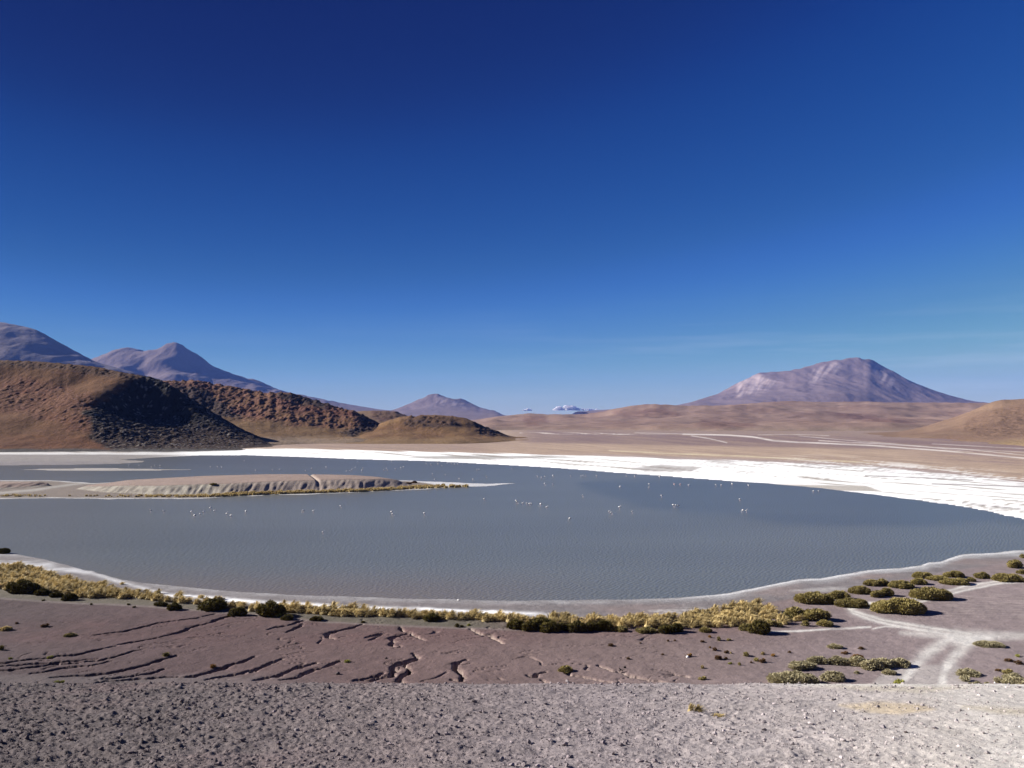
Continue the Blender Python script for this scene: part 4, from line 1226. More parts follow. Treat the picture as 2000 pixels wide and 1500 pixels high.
# shrubs: photo x, foot y, width, height, colour, label
NG, RG, PG = "dark shrubs along the near grass belt", "olive shrubs on the right shore flat", "small plants scattered on the reddish plain"
SH = [
    (42, 1161, 64, 27, "dark", "large dark olive shrub in front of the grass belt at the far left edge", NG),
    (83, 1163, 30, 13, "dark", "low dark shrub just right of the large far-left shrub", NG),
    (111, 1167, 24, 11, "dark", "small dark shrub between two other dark shrubs left of the belt gap", NG),
    (136, 1173, 30, 14, "dark", "rounded dark shrub casting a long shadow at the foot of the left grass", NG),
    (313, 1184, 26, 9, "dark", "flat dark shrub just left of the rounded shrub with a long shadow", NG),
    (340, 1193, 28, 16, "dark", "rounded dark shrub standing alone on the pale strip below the left grass", NG),
    (415, 1194, 50, 23, "dark", "broad dark brown-green shrub standing up among the left grass", NG),
    (463, 1203, 36, 17, "dark", "round dark shrub between two broader dark shrubs left of centre", NG),
    (527, 1206, 54, 30, "dark", "tallest dark shrub of the grass belt, left of centre", NG),
    (561, 1211, 25, 11, "dark", "small green shrub at the right foot of the tallest dark shrub", NG),
    (544, 1205, 10, 7, "lime", "tiny light green shrub against the tallest dark shrub", NG),
    (619, 1213, 27, 9, "dark", "low green shrub on bare ground below the grass left of centre", NG),
    (709, 1217, 9, 5, "dark", "tiny green plant below the gap in the grass belt", PG),
    (843, 1214, 34, 16, "dark", "dark green shrub wedged into the yellow grass left of centre", NG),
    (892, 1225, 12, 7, "dark", "left one of two tiny green shrubs on the pale strip near the centre", NG),
    (902, 1225, 8, 5, "dark", "right one of two tiny green shrubs on the pale strip near the centre", NG),
    (1008, 1230, 32, 20, "dark", "leftmost dark shrub of the long shrub row below the central grass", NG),
    (1034, 1233, 36, 20, "dark", "second dark shrub from the left in the row below the central grass", NG),
    (1057, 1228, 42, 22, "dark", "tall brownish shrub rising behind the central shrub row", NG),
    (1072, 1235, 42, 21, "dark", "bright-topped green shrub in the front of the central shrub row", NG),
    (1098, 1233, 24, 16, "dark", "dark shaded shrub between two larger shrubs of the central row", NG),
    (1127, 1235, 42, 22, "dark", "rounded green shrub in the middle of the central shrub row", NG),
    (1154, 1234, 28, 20, "dark", "narrow dark shrub right of the middle of the central row", NG),
    (1182, 1234, 38, 21, "dark", "broad dark shrub near the right end of the central row", NG),
    (1212, 1234, 32, 13, "olive", "low grey-brown shrub ending the central shrub row on the right", NG),
    (1262, 1236, 44, 13, "olive", "low wide shrub in front of pale grass right of the central row", NG),
    (1302, 1237, 36, 17, "dark", "rounded olive shrub beside a darker one below the pale grass", NG),
    (1324, 1236, 26, 18, "dark", "dark shrub with a shadow pool, right of the rounded olive one", NG),
    (1377, 1236, 26, 13, "olive", "small olive shrub at the front edge of the wide pale grass patch", NG),
    (1456, 1232, 30, 17, "olive", "brownish upright shrub at the right end of the pale grass patch", NG),
    (1485, 1239, 42, 25, "dark", "large dark upright shrub at the right end of the pale grass patch", NG),
    (1508, 1225, 22, 16, "olive", "small shrub between pale tufts left of the twin olive shrubs", RG),
    (1524, 1226, 17, 12, "olive", "tiny round shrub just right of the pale tufts", RG),
    (1552, 1210, 52, 28, "olive", "left half of the twin olive shrubs beside two pale tufts", RG),
    (1592, 1212, 56, 27, "olive", "right half of the twin olive shrubs beside two pale tufts", RG),
    (1571, 1223, 21, 12, "olive", "small round shrub below the twin olive shrubs", RG),
    (1610, 1224, 33, 15, "olive", "rounded shrub at the lower right of the twin olive shrubs", RG),
    (1588, 1179, 80, 24, "olive", "wide low olive shrub nearest the water left of the shrub thicket", RG),
    (1598, 1163, 16, 9, "olive", "small knob of shrub on top of the wide low shrub near the water", RG),
    (1642, 1172, 46, 20, "olive", "olive shrub at the left side of the thicket above the track bend", RG),
    (1663, 1185, 76, 17, "olive", "long low shrub bordering the bend of the track", RG),
    (1680, 1161, 46, 18, "olive", "shrub with a dark side in the middle of the thicket", RG),
    (1712, 1168, 27, 18, "olive", "small rounded shrub between thicket and big shrub", RG),
    (1734, 1166, 30, 20, "olive", "roundish shrub alone above the big shrub by the track", RG),
    (1705, 1145, 36, 15, "olive", "upper left shrub of the thicket near the shore", RG),
    (1723, 1144, 32, 16, "olive", "upper middle shrub of the thicket near the shore", RG),
    (1760, 1149, 52, 16, "olive", "long shrub in the upper row right of the thicket", RG),
    (1797, 1143, 34, 15, "olive", "right end of the upper shrub row nearest its shadow", RG),
    (1802, 1130, 46, 14, "olive", "shrub nearest the waterline in the right upper row", RG),
    (1832, 1134, 46, 11, "olive", "flat shrub in the middle of the right upper row", RG),
    (1863, 1128, 42, 14, "olive", "shrub with a raised head at the right of the upper row", RG),
    (1866, 1142, 60, 14, "olive", "wide flat shrub in front of the upper row", RG),
    (1896, 1137, 20, 11, "olive", "tiny shrub at the right tip of the wide flat shrub", RG),
    (1816, 1172, 84, 27, "olive", "broad sloping shrub directly above the white track", RG),
    (1755, 1198, 108, 31, "olive", "biggest olive shrub, round and dense, left of the white track end", RG),
    (1915, 1130, 32, 15, "olive", "shrub standing alone between the upper row and the right edge row", RG),
    (1968, 1136, 68, 17, "olive", "long shrub at the right edge above the white track", RG),
    (1996, 1122, 22, 12, "olive", "small shrub behind the long one at the right edge", RG),
    (1981, 1111, 30, 21, "olive", "green shrub alone near the shore at the far right", RG),
    (1998, 1091, 12, 8, "olive", "tiny shrub closest to the water at the right edge", RG),
    (1630, 1267, 31, 11, "sage", "small olive shrub alone above the long lower hedge", RG),
    (1650, 1277, 15, 5, "brown", "little reddish plant between the lone shrub and the hedge", PG),
    (1680, 1268, 14, 5, "brown", "little dry plant right of the lone small shrub", PG),
    (1600, 1297, 46, 16, "sage", "left end of the long grey-green hedge below the white line", RG),
    (1637, 1299, 46, 19, "sage", "left middle part of the long grey-green hedge", RG),
    (1674, 1301, 42, 22, "sage", "shrub of the hedge just left of its middle, with orange tips behind", RG),
    (1676, 1291, 26, 12, "rust", "rusty orange shrub in the middle of the long hedge", RG),
    (1700, 1308, 48, 24, "sage", "front bulge of the long hedge right of the rusty shrub", RG),
    (1728, 1305, 44, 22, "sage", "right middle shrub of the long hedge", RG),
    (1757, 1302, 42, 19, "sage", "right end shrub of the long hedge with a shadow", RG),
    (1565, 1307, 56, 18, "sage", "grey-green shrub left of and below the long hedge", RG),
    (1672, 1316, 15, 7, "sage", "tiny plant below the middle of the long hedge", PG),
    (1736, 1318, 29, 12, "sage", "small shrub below the right half of the long hedge", RG),
    (1546, 1337, 104, 26, "sage", "largest grey-green shrub on the near plain just above the crest", RG),
    (1629, 1332, 50, 22, "sage", "grey-green shrub right of the largest one above the crest", RG),
    (1757, 1341, 24, 12, "lime", "yellow-green plant beside the left wheel track near the crest", RG),
    (1931, 1262, 66, 10, "sage", "flat pale shrub right of the dusty white clearing", RG),
    (1890, 1320, 50, 15, "sage", "lone grey shrub right of the wheel tracks", RG),
    (1886, 1331, 26, 12, "sage", "small grey shrub with a white scrap, right of the tracks", RG),
    (1904, 1344, 32, 15, "sage", "rounded grey shrub at the crest right of the tracks", RG),
    (1926, 1342, 20, 11, "sage", "little shrub squeezed right of the rounded crest shrub", RG),
    (1950, 1334, 26, 13, "sage", "twiggy grey shrub left of the big corner shrub", RG),
    (1968, 1316, 24, 10, "olive", "olive shrub above the twiggy grey one at the right", RG),
    (1975, 1330, 42, 18, "sage", "shrub behind the big pale corner shrub", RG),
    (1988, 1343, 58, 23, "sage", "big pale shrub in the right corner above the crest", RG),
    (1970, 1292, 18, 6, "brown", "dry brown plant near the right edge above the corner shrubs", PG),
    (1992, 1298, 20, 7, "brown", "wider dry brown plant touching the right edge", PG),
    (1988, 1283, 10, 5, "lime", "tiny yellow plant near the right edge", PG),
    (1950, 1311, 14, 5, "brown", "dry plant just left of the olive shrub at the right", PG),
    (1104, 1313, 31, 15, "olive", "lone round olive shrub in the middle of the reddish plain", PG),
    (1193, 1262, 12, 6, "brown", "little dry shrub above the dark forked stump", PG),
    (1251, 1257, 5, 3, "brown", "tiny plant in the upper middle of the reddish plain", PG),
    (1304, 1253, 6, 4, "brown", "left one of a pair of tiny dark plants below the shrub belt", PG),
    (1318, 1252, 6, 3, "brown", "right one of a pair of tiny dark plants below the shrub belt", PG),
    (1372, 1255, 9, 5, "brown", "small dark red plant below the pale grass patch", PG),
    (1387, 1246, 8, 5, "rust", "small reddish plant nearest the pale grass patch", PG),
    (1404, 1252, 9, 9, "olive", "upright yellowish plant below the pale grass patch", PG),
    (1424, 1252, 10, 5, "olive", "flat olive plant right of the upright one", PG),
    (1386, 1266, 6, 4, "rust", "tiny rusty plant touching a brown one", PG),
    (1396, 1271, 11, 7, "brown", "brown plant with shadow in the plant cluster", PG),
    (1419, 1276, 10, 6, "brown", "dark brown plant next to a tiny tan one", PG),
    (1428, 1277, 5, 4, "straw", "tiny tan plant next to a dark brown one", PG),
    (1457, 1282, 13, 9, "olive", "rounded olive plant on the right of the plant cluster", PG),
    (1403, 1289, 15, 9, "brown", "dry pinkish-brown plant at the lower left of the cluster", PG),
    (1417, 1288, 9, 5, "brown", "small brown plant right beside the dry pinkish one", PG),
    (1477, 1291, 12, 6, "olive", "olive plant beside yellow tips at the right of the cluster", PG),
    (1489, 1294, 14, 8, "brown", "brown spiky plant at the right end of the cluster", PG),
    (1489, 1279, 10, 6, "straw", "tan plant above the brown spiky one", PG),
    (1467, 1295, 6, 4, "brown", "tiny brown plant between two larger cluster plants", PG),
    (1426, 1297, 9, 4, "lime", "flat yellowish plant at the bottom of the cluster", PG),
    (1445, 1300, 8, 6, "olive", "lowest small plant of the cluster", PG),
    (1372, 1306, 8, 7, "straw", "faint tan plant left below the cluster", PG),
    (1372, 1328, 18, 8, "olive", "olive plant with a white stone and shadow near the crest", PG),
    (1295, 1280, 7, 4, "brown", "tiny dark plant right of the middle of the plain", PG),
    (1227, 1288, 8, 5, "brown", "small dark plant just above the forked stump", PG),
    (1347, 1283, 10, 7, "rust", "rusty plant beside a white flat stone", PG),
    (1541, 1275, 9, 4, "brown", "tiny dry plant right of the cluster", PG),
    (1510, 1282, 10, 5, "rust", "small rusty plant between cluster and hedge", PG),
    (88, 1225, 14, 7, "brown", "brownish plant with shadow in the upper left plain", PG),
    (33, 1219, 8, 4, "brown", "tiny plant in the upper left corner of the reddish plain", PG),
    (12, 1232, 24, 9, "straw", "tan tuft-like plant at the left edge of the plain", PG),
    (137, 1243, 26, 8, "olive", "flat olive plant in the upper left plain", PG),
    (3, 1270, 12, 9, "olive", "green plant cut by the left edge", PG),
    (20, 1288, 7, 5, "lime", "tiny yellow-green plant at the far left above the gullies", PG),
    (98, 1289, 11, 5, "lime", "small bright yellow plant on the edge of the upper left gully", PG),
    (324, 1289, 20, 8, "olive", "olive plant beside a gully in the left plain", PG),
    (416, 1305, 11, 8, "rust", "orange upright plant above a long gully", PG),
    (85, 1174, 6, 4, "dark", "tiny dark plant on the pale strip at the far left", PG),
    (178, 1182, 6, 4, "dark", "tiny plant on the pale strip right of the left shrubs", PG),
    (251, 1182, 6, 4, "dark", "upper one of two tiny plants on the pale strip", PG),
    (262, 1187, 6, 4, "dark", "lower one of two tiny plants on the pale strip", PG),
    (915, 1222, 10, 4, "lime", "flat yellow-green plant right of the two tiny green shrubs", PG),
    (417, 958, 15, 5, "olive", "olive shrub on the foot of the sand spit", "shrubs on the sand spit"),
    (809, 944, 12, 5, "brown", "dark brown shrub behind the grass near the tip of the spit", "shrubs on the sand spit"),
    (797, 946, 14, 4, "brown", "low brown shrub at the right end of the spit bank", "shrubs on the sand spit"),
    (4, 1082, 30, 11, "dark", "dark shrub at the left edge on the white shore point", NG),
]
for k, (px, py, w, h, kind, label, grp) in enumerate(SH):
    put_shrub(px, py, w, h, kind, label, grp, k * 7 + 3)

# bunchgrass of the near shore belt
UP = ([0, 50, 100, 150, 200, 260, 330, 420, 500, 560, 640, 700, 760, 860, 1000, 1200, 1300, 1345, 1385, 1440, 1475, 1510, 1530],
      [1109, 1116, 1131, 1146, 1158, 1171, 1180, 1188, 1193, 1195, 1200, 1204, 1208, 1210, 1214, 1219, 1218, 1211, 1204, 1191, 1190, 1206, 1216])
LO = ([0, 100, 180, 250, 340, 400, 500, 600, 700, 850, 1000, 1100, 1250, 1400, 1470, 1530],
      [1163, 1167, 1174, 1176, 1184, 1188, 1199, 1205, 1210, 1213, 1221, 1226, 1233, 1233, 1230, 1226])


def landmark(px):
    for x, s in ((70, "at the far left edge"), (150, "above three small dark shrubs"),
                 (250, "by the white shore"), (360, "above the lone round shrub"), (445, "by the broad brown-green shrub"),
                 (545, "by the tallest dark shrub"), (645, "right of the tallest shrub"), (755, "left of the bare gap"),
                 (880, "by the wedged green shrub"), (1000, "left of the central shrubs"), (1110, "behind the left central shrubs"),
                 (1230, "behind the right central shrubs"), (1340, "behind the low olive shrubs"),
                 (1430, "in the wide pale patch"), (3000, "at its raised right end")):
        if px < x:
            return s


TG = "bunchgrass tufts in the belt along the near shore"
tuft_list = []


def put_tuft(px, py, s, label, group=TG, h=1.0, name="grass_tuft", x=None, y_=None, z=None):
    if x is None:
        x, y_, z = place_px(px, py)
    o = bpy.data.objects.new(name, TUFTS[random.randrange(len(TUFTS))])
    o.location = (x, y_, z - .03)
    o.rotation_euler = (0, 0, random.uniform(-.7, .7))
    o.scale = (s, s * random.uniform(.85, 1.1), s * h * .86)
    COL.objects.link(o)
    tag(o, label, "grass tuft", group)
    return o


iso = [(200, 1141, .62, "lone straw tuft on the mud, left of two near the white shore line"), (238, 1141, .6, "lone straw tuft on the mud close to the waterline"),
       (243, 1151, .5, "small flat tuft below the lone waterline tuft"), (212, 1152, .75, "roundish tuft between shoreline tufts and belt on the left"),
       (268, 1156, .75, "isolated tuft with a dark shadow on the mud"), (283, 1155, .42, "tiny tuft beside the isolated shadowed tuft"),
       (304, 1159, .75, "isolated wide tuft on the mud right of a tiny one"), (346, 1165, .9, "taller isolated tuft above the belt"),
       (391, 1168, .75, "isolated tuft above the belt near the broad brown shrub"), (423, 1171, .7, "dark-based tuft above the broad brown shrub"),
       (434, 1170, .4, "tiny tuft right of the dark-based one"), (148, 1140, .6, "small round tuft apart from the belt near the white salt"),
       (1487, 1190, .75, "highest tuft at the raised right end of the belt"), (1523, 1211, .75, "pale round tuft left of the twin olive shrubs"),
       (1555, 1213, .75, "pale round tuft in front of the twin olive shrubs"), (1503, 1207, .8, "pale tuft at the right tip of the belt")]
for px, py, s, lab in iso:
    put_tuft(px, py, s, lab, "single bunchgrass tufts apart from the belt")
put_tuft(1355, 1391, .36, "yellow-green upright tuft on the stony hillside right of centre", "small tufts on the stony hillside", 1.2)
put_tuft(1135, 1367, .3, "pale dry tuft on the stony hillside near the centre", "small tufts on the stony hillside", .7)
put_tuft(862, 1354, .42, "flat yellow-green tuft at the crest of the stony hillside", "small tufts on the stony hillside", .45)
put_tuft(1397, 1401, .35, "faint flattened tuft right of the upright hillside tuft", "small tufts on the stony hillside", .3)
for (px, py, w, h, lab) in ((678, 1294, 12, 6, "bright yellow cushion plant on the reddish plain above a gully"), (115, 1336, 18, 7, "flat bright yellow cushion plant at the lower left of the plain")):
    put_shrub(px, py, w, h, "lime", lab, "yellow cushion plants", px)

placed = []
tries = 0
while len(placed) < 283 and tries < 30000:
    tries += 1
    px = random.uniform(-12, 1530)
    if 648 < px < 652 or 752 < px < 760:
        continue
    u_, l_ = np.interp(px, *UP), np.interp(px, *LO)
    py = random.uniform(u_, l_)
    if px < 140 and py > 1158 + px * .06: continue
    x, y_ = px2ground(px, py); x, y_ = float(x), float(y_)
    md = 1.10 if px < 250 else (.74 if 560 < px < 1000 else .96)
    if any((x - a) ** 2 + (y_ - b_) ** 2 < md * md for a, b_, *_ in placed): continue
    s = random.uniform(.85, 1.3) * (1.05 if px < 260 else 1.0)
    placed.append((x, y_, px, py, s, (py - u_) / max(1, l_ - u_)))
zz = ground_z(np.array([p[0] for p in placed]), np.array([p[1] for p in placed]))
ORDN = ["first", "second", "third", "fourth", "fifth", "sixth", "seventh", "eighth", "ninth", "tenth", "eleventh", "twelfth", "thirteenth", "fourteenth"]
bins = {}
for (x, y_, px, py, s, fr), z in zip(placed, zz):
    size = "tall" if s > 1.08 else "low"
    edge = "at the belt's shore side" if fr < .34 else ("in the belt's middle" if fr < .67 else "at the belt's front")
    bins.setdefault((size, edge, landmark(px)), []).append((px, x, y_, py, s, float(z)))
for (size, edge, lm), L_ in bins.items():
    for i, (px, x, y_, py, s, z) in enumerate(sorted(L_)):
        lab = f"{size} straw tuft {edge} {lm}"
        if len(L_) > 1:
            lab += f", {ORDN[i]} from left"
        put_tuft(px, py, s, lab, x=x, y_=y_, z=z)

# grass along the foot of the spit: hundreds of small tufts, one mass
V, Fc, Cc = grass_tuft(1500, 28, .9, .62, .075)
VV, FF, CCc = [], [], []
base = 0; cnt = 0
gx_, gy_ = [], []
for k in range(1300):
    px = random.uniform(-20, 925)
    lo_ = np.interp(px, [-20, 100, 240, 400, 500, 700, 800, 860, 925], [971, 970, 971, 972, 967, 960.9, 956, 953.5, 951])
    hi_ = np.interp(px, [-20, 100, 240, 400, 500, 700, 760, 800, 860, 925], [968, 967, 968, 968.5, 965, 959, 955, 952, 949.5, 949.5])
    keep = np.interp(px, [-20, 70, 100, 200, 240, 400, 560, 800, 890, 925], [.5, .4, .0, .1, .25, .8, 1, 1, .8, .0])
    if random.random() > keep: continue
    gx_.append(px); gy_.append(random.uniform(hi_, lo_))
wxs, wys = px2ground(gx_, gy_)
wzs = ground_z(wxs, wys)
for x, y_, z, gpx in zip(wxs, wys, wzs, gx_):
    s = random.uniform(.4, .85) * (1 + .5 * float(sstep(330, 450, gpx))); a = random.uniform(-.8, .8); ca, sa = math.cos(a), math.sin(a)
    v = V * s
    v = np.stack([v[:, 0] * ca - v[:, 1] * sa + x, v[:, 0] * sa + v[:, 1] * ca + y_, v[:, 2] * .85 + z - .03], 1)
    VV.append(v); FF.append(Fc + base); CCc.append(Cc * random.uniform(.5, 1.1)); base += len(V)
me = mesh_np("spit_grass", np.concatenate(VV), np.concatenate(FF), col=np.concatenate(CCc).clip(0, 1), smooth=False)
tag(link("grass", me, m_straw), "band of yellow bunchgrass along the foot of the sand spit", "grass", kind="stuff")

# ------------------------------------------------------------------ stones
m_stone = soil_mat("loose_stones", [6.0, 30.0], [.12, .12], [(40.0, .006)])


def stone_mesh(seed, sub=2, flat=.7, rough=.35):
    V, F_ = (ICO2, ICO2F) if sub == 2 else (ICO1, ICO1F)
    g = np.random.default_rng(seed)
    n_ = fbm(V[:, 0] * 1.3 + seed, V[:, 1] * 1.3 + V[:, 2] * 1.7, 3, seed)
    v = V * (1 + rough * n_ * 1.6)[:, None] * np.array([g.uniform(.8, 1.3), g.uniform(.7, 1.1), flat * g.uniform(.7, 1.1)])
    for _ in range(5):                      # chipped faces
        d = g.normal(0, 1, 3); d /= np.linalg.norm(d)
        t = v @ d; lim = .55
        v = v - np.outer(np.maximum(0, t - lim), d)
    return v, F_


tmpl = [stone_mesh(k, 1, .75, .5)[0] for k in range(10)]
N = 56000
sy = rng.uniform(0, 1, N); sy = 18.8 + (37.0 - 18.8) * sy ** .9
sx_ = rng.uniform(-.68, .68, N) * sy
dn = .55 + .9 * fbm(sx_ / 2.5, sy / 1.4, 3, 401) - .28 * sstep(5, 16, sx_)
keep = rng.uniform(0, 1, N) < np.clip(dn, .12, 1)
sx_, sy = sx_[keep], sy[keep]
sz = ground_z(sx_, sy)
size = .010 + .017 * rng.pareto(3.0, len(sx_)); size = np.minimum(size, .085)
cols = xmix([(-200, (118, 106, 108)), (600, (142, 130, 133)), (1200, (172, 160, 164)), (1800, (208, 198, 198))], project(sx_, sy, sz)[0])  # stones repeat the hillside's painted left-to-right brightening
tone = rng.uniform(.65, 1.35, len(sx_)); tone = np.where(rng.uniform(0, 1, len(tone)) < .04, 1.8, tone)
cols = np.clip(cols * tone[:, None], .02, .75)
VV = np.empty((len(sx_), len(ICO1), 3), np.float32)
ang = rng.uniform(0, 2 * math.pi, len(sx_))
for k in range(len(sx_)):
    v = tmpl[k % 10] * size[k]
    c_, s_ = math.cos(ang[k]), math.sin(ang[k])
    VV[k, :, 0] = v[:, 0] * c_ - v[:, 1] * s_ + sx_[k]
    VV[k, :, 1] = v[:, 0] * s_ + v[:, 1] * c_ + sy[k]
    VV[k, :, 2] = v[:, 2] + sz[k] + size[k] * .3
FF = (ICO1F[None] + (np.arange(len(sx_)) * len(ICO1))[:, None, None]).reshape(-1, 3)
me = mesh_np("gravel", VV.reshape(-1, 3), FF, col=np.repeat(cols, len(ICO1), 0), smooth=False)
tag(link("gravel", me, m_stone), "loose grey gravel and clods over the stony hillside in front", "gravel", kind="stuff")

STM = []
for k in range(5):
    v, f_ = stone_mesh(600 + k)
    STM.append(v)
m_sg = flat_mat("grey_stone", (.24, .21, .22), .9, 9, .35)
m_sd = flat_mat("dark_stone", (.07, .055, .055), .9, 9, .3)
m_sw = flat_mat("white_stone", (.78, .77, .75), .9, 9, .1)
RK = [(580, 1428, 13, m_sg, "rounded pale grey rock on the stony hillside left of centre"), (236, 1437, 11, m_sg, "grey rock with a dark shadow on the left hillside"),
      (424, 1399, 11, m_sd, "dark rock with a black shadow on the upper left hillside"), (660, 1317, 11, m_sd, "dark block of rock on the reddish plain between gullies"),
      (577, 1259, 6, m_sd, "small dark rock on the upper reddish plain"), (754, 1287, 7, m_sd, "small rock left of the winding gully"),
      (1108, 1332, 9, m_sg, "pale flat rock near a short gully"), (1262, 1339, 4, m_sw, "small white stone at the crest"),
      (1270, 1361, 4, m_sw, "tiny white stone just below the crest"), (1343, 1284, 9, m_sw, "flat white stone beside a rusty plant"),
      (1369, 1328, 3, m_sw, "tiny white stone in front of an olive plant near the crest"), (1724, 1306, 8, m_sw, "white scrap in the long hedge"),
      (1625, 1331, 6, m_sw, "white scrap in the grey-green shrub above the crest"), (1885, 1329, 6, m_sw, "white scrap in a small grey shrub right of the tracks"),
      (1943, 1334, 5, m_sw, "white scrap beside the twiggy grey shrub"), (1885, 1349, 9, m_sd, "dark stone on the bright crest right of the tracks"),
      (1325, 1475, 8, m_sg, "grey stone at the bottom of the hillside right of centre"), (1725, 1422, 12, m_sg, "angular pale stone below the yellowish dust patch"),
      (1770, 1432, 9, m_sd, "dark stone in the stone cluster below the yellowish patch"), (1665, 1458, 11, m_sg, "stone beside dark hollows on the lower right hillside"),
      (980, 1485, 12, m_sg, "grey clod at the bottom edge near the centre"), (1155, 1470, 7, m_sd, "dark stone near the bottom edge right of centre"),
      (60, 1340, 5, m_sw, "tiny white stone at the lower left of the plain"), (82, 1450, 12, m_sd, "dark clod at the left of the hillside"),
      (1992, 1421, 7, m_sw, "small white stone at the right edge of the hillside"), (895, 1172.5, 5, m_sw, "small white stone lying on the waterline near the centre")]
for k, (px, py, w, mt, lab) in enumerate(RK):
    x, y_, z = place_px(px, py)
    s = w * y_ / FPX / 2.0
    me = mesh_np("rock", STM[k % 5] * s, ICO2F, smooth=False)
    o = link("rock", me, mt, (x, y_, z + s * .25), random.uniform(0, 6))
    tag(o, lab, "rock", "single stones and scraps in the foreground")

# ------------------------------------------------------------------ swept tubes (birds, twigs)


def sweep(path, radii, seg=8, squash=None, mats=None):
    """one closed skin along a path; radii per point"""
    V, F_, M = [], [], []
    P = [mathutils.Vector(p) for p in path]
    for i, p in enumerate(P):
        t = (P[min(i + 1, len(P) - 1)] - P[max(i - 1, 0)]).normalized()
        side = t.cross(mathutils.Vector((0, 1, 0)))
        if side.length < 1e-3: side = mathutils.Vector((1, 0, 0))
        side.normalize(); up_ = side.cross(t).normalized()
        for j in range(seg):
            a = 2 * math.pi * j / seg
            V.append(tuple(p + side * math.cos(a) * radii[i] + up_ * math.sin(a) * radii[i] * (squash or 1)))
    for i in range(len(P) - 1):
        for j in range(seg):
            a, b_ = i * seg + j, i * seg + (j + 1) % seg
            F_.append((a, b_, b_ + seg, a + seg)); M.append(mats[i] if mats else 0)
    return V, F_, M


def join(parts):
    V, F_, M = [], [], []
    for v, f_, m_ in parts:
        b0 = len(V); V += v; F_ += [tuple(i + b0 for i in q_) for q_ in f_]; M += m_
    return np.array(V), np.array(F_), M


m_fw = flat_mat("flamingo_plumage", (.74, .71, .70), .8, 12, .05)
m_fp = flat_mat("flamingo_pink", (.74, .50, .46), .7, 12, .1)
m_fb = flat_mat("flamingo_black", (.02, .02, .02), .6, 12, .1)


def flamingo(pose):
    body = [(-.42, 0, .72), (-.34, 0, .78), (-.2, 0, .84), (-.02, 0, .87), (.14, 0, .87), (.25, 0, .88)]
    br = [.03, .12, .2, .235, .2, .1]
    bm_ = [2, 0, 0, 0, 0]
    if pose == 0:
        neck = [(.31, 0, .95), (.32, 0, 1.08), (.27, 0, 1.2), (.28, 0, 1.32), (.35, 0, 1.39), (.43, 0, 1.37), (.49, 0, 1.31), (.51, 0, 1.25), (.49, 0, 1.21)]
        nr_ = [.05, .04, .035, .035, .045, .055, .04, .03, .008]
    elif pose == 1:
        neck = [(.36, 0, .8), (.46, 0, .62), (.5, 0, .42), (.5, 0, .24), (.52, 0, .12), (.47, 0, .06), (.4, 0, .05), (.36, 0, .07), (.33, 0, .1)]
        nr_ = [.055, .04, .035, .035, .045, .055, .04, .03, .008]
    else:
        neck = [(.33, 0, .98), (.3, 0, 1.08), (.2, 0, 1.12), (.1, 0, 1.1), (.12, 0, 1.04), (.2, 0, 1.02), (.26, 0, .98), (.28, 0, .95), (.28, 0, .92)]
        nr_ = [.05, .045, .04, .045, .055, .05, .035, .025, .008]
    parts = [sweep(body + neck, br + nr_, 10, 1.0, bm_ + [0, 0, 0, 0, 0, 0, 1, 2, 2])]
    for s in (-1, 1):
        parts.append(sweep([(.0, .05 * s, .74), (.03, .055 * s, .5), (.0, .06 * s, .35), (.01, .06 * s, -.12)], [.035, .018, .022, .015], 6, 1, [0, 1, 1]))
    # folded wing plates lying on the flanks
    for s in (-1, 1):
        parts.append(sweep([(-.44, .09 * s, .74), (-.25, .15 * s, .84), (0, .165 * s, .88), (.15, .13 * s, .88), (.2, .1 * s, .87)], [.012, .07, .1, .07, .01], 8, 1, [2, 0, 0, 0]))
    V, F_, M = join(parts)
    me = mesh_np("flamingo", V, F_, M)
    for mm in (m_fw, m_fp, m_fb): me.materials.append(mm)
    return me


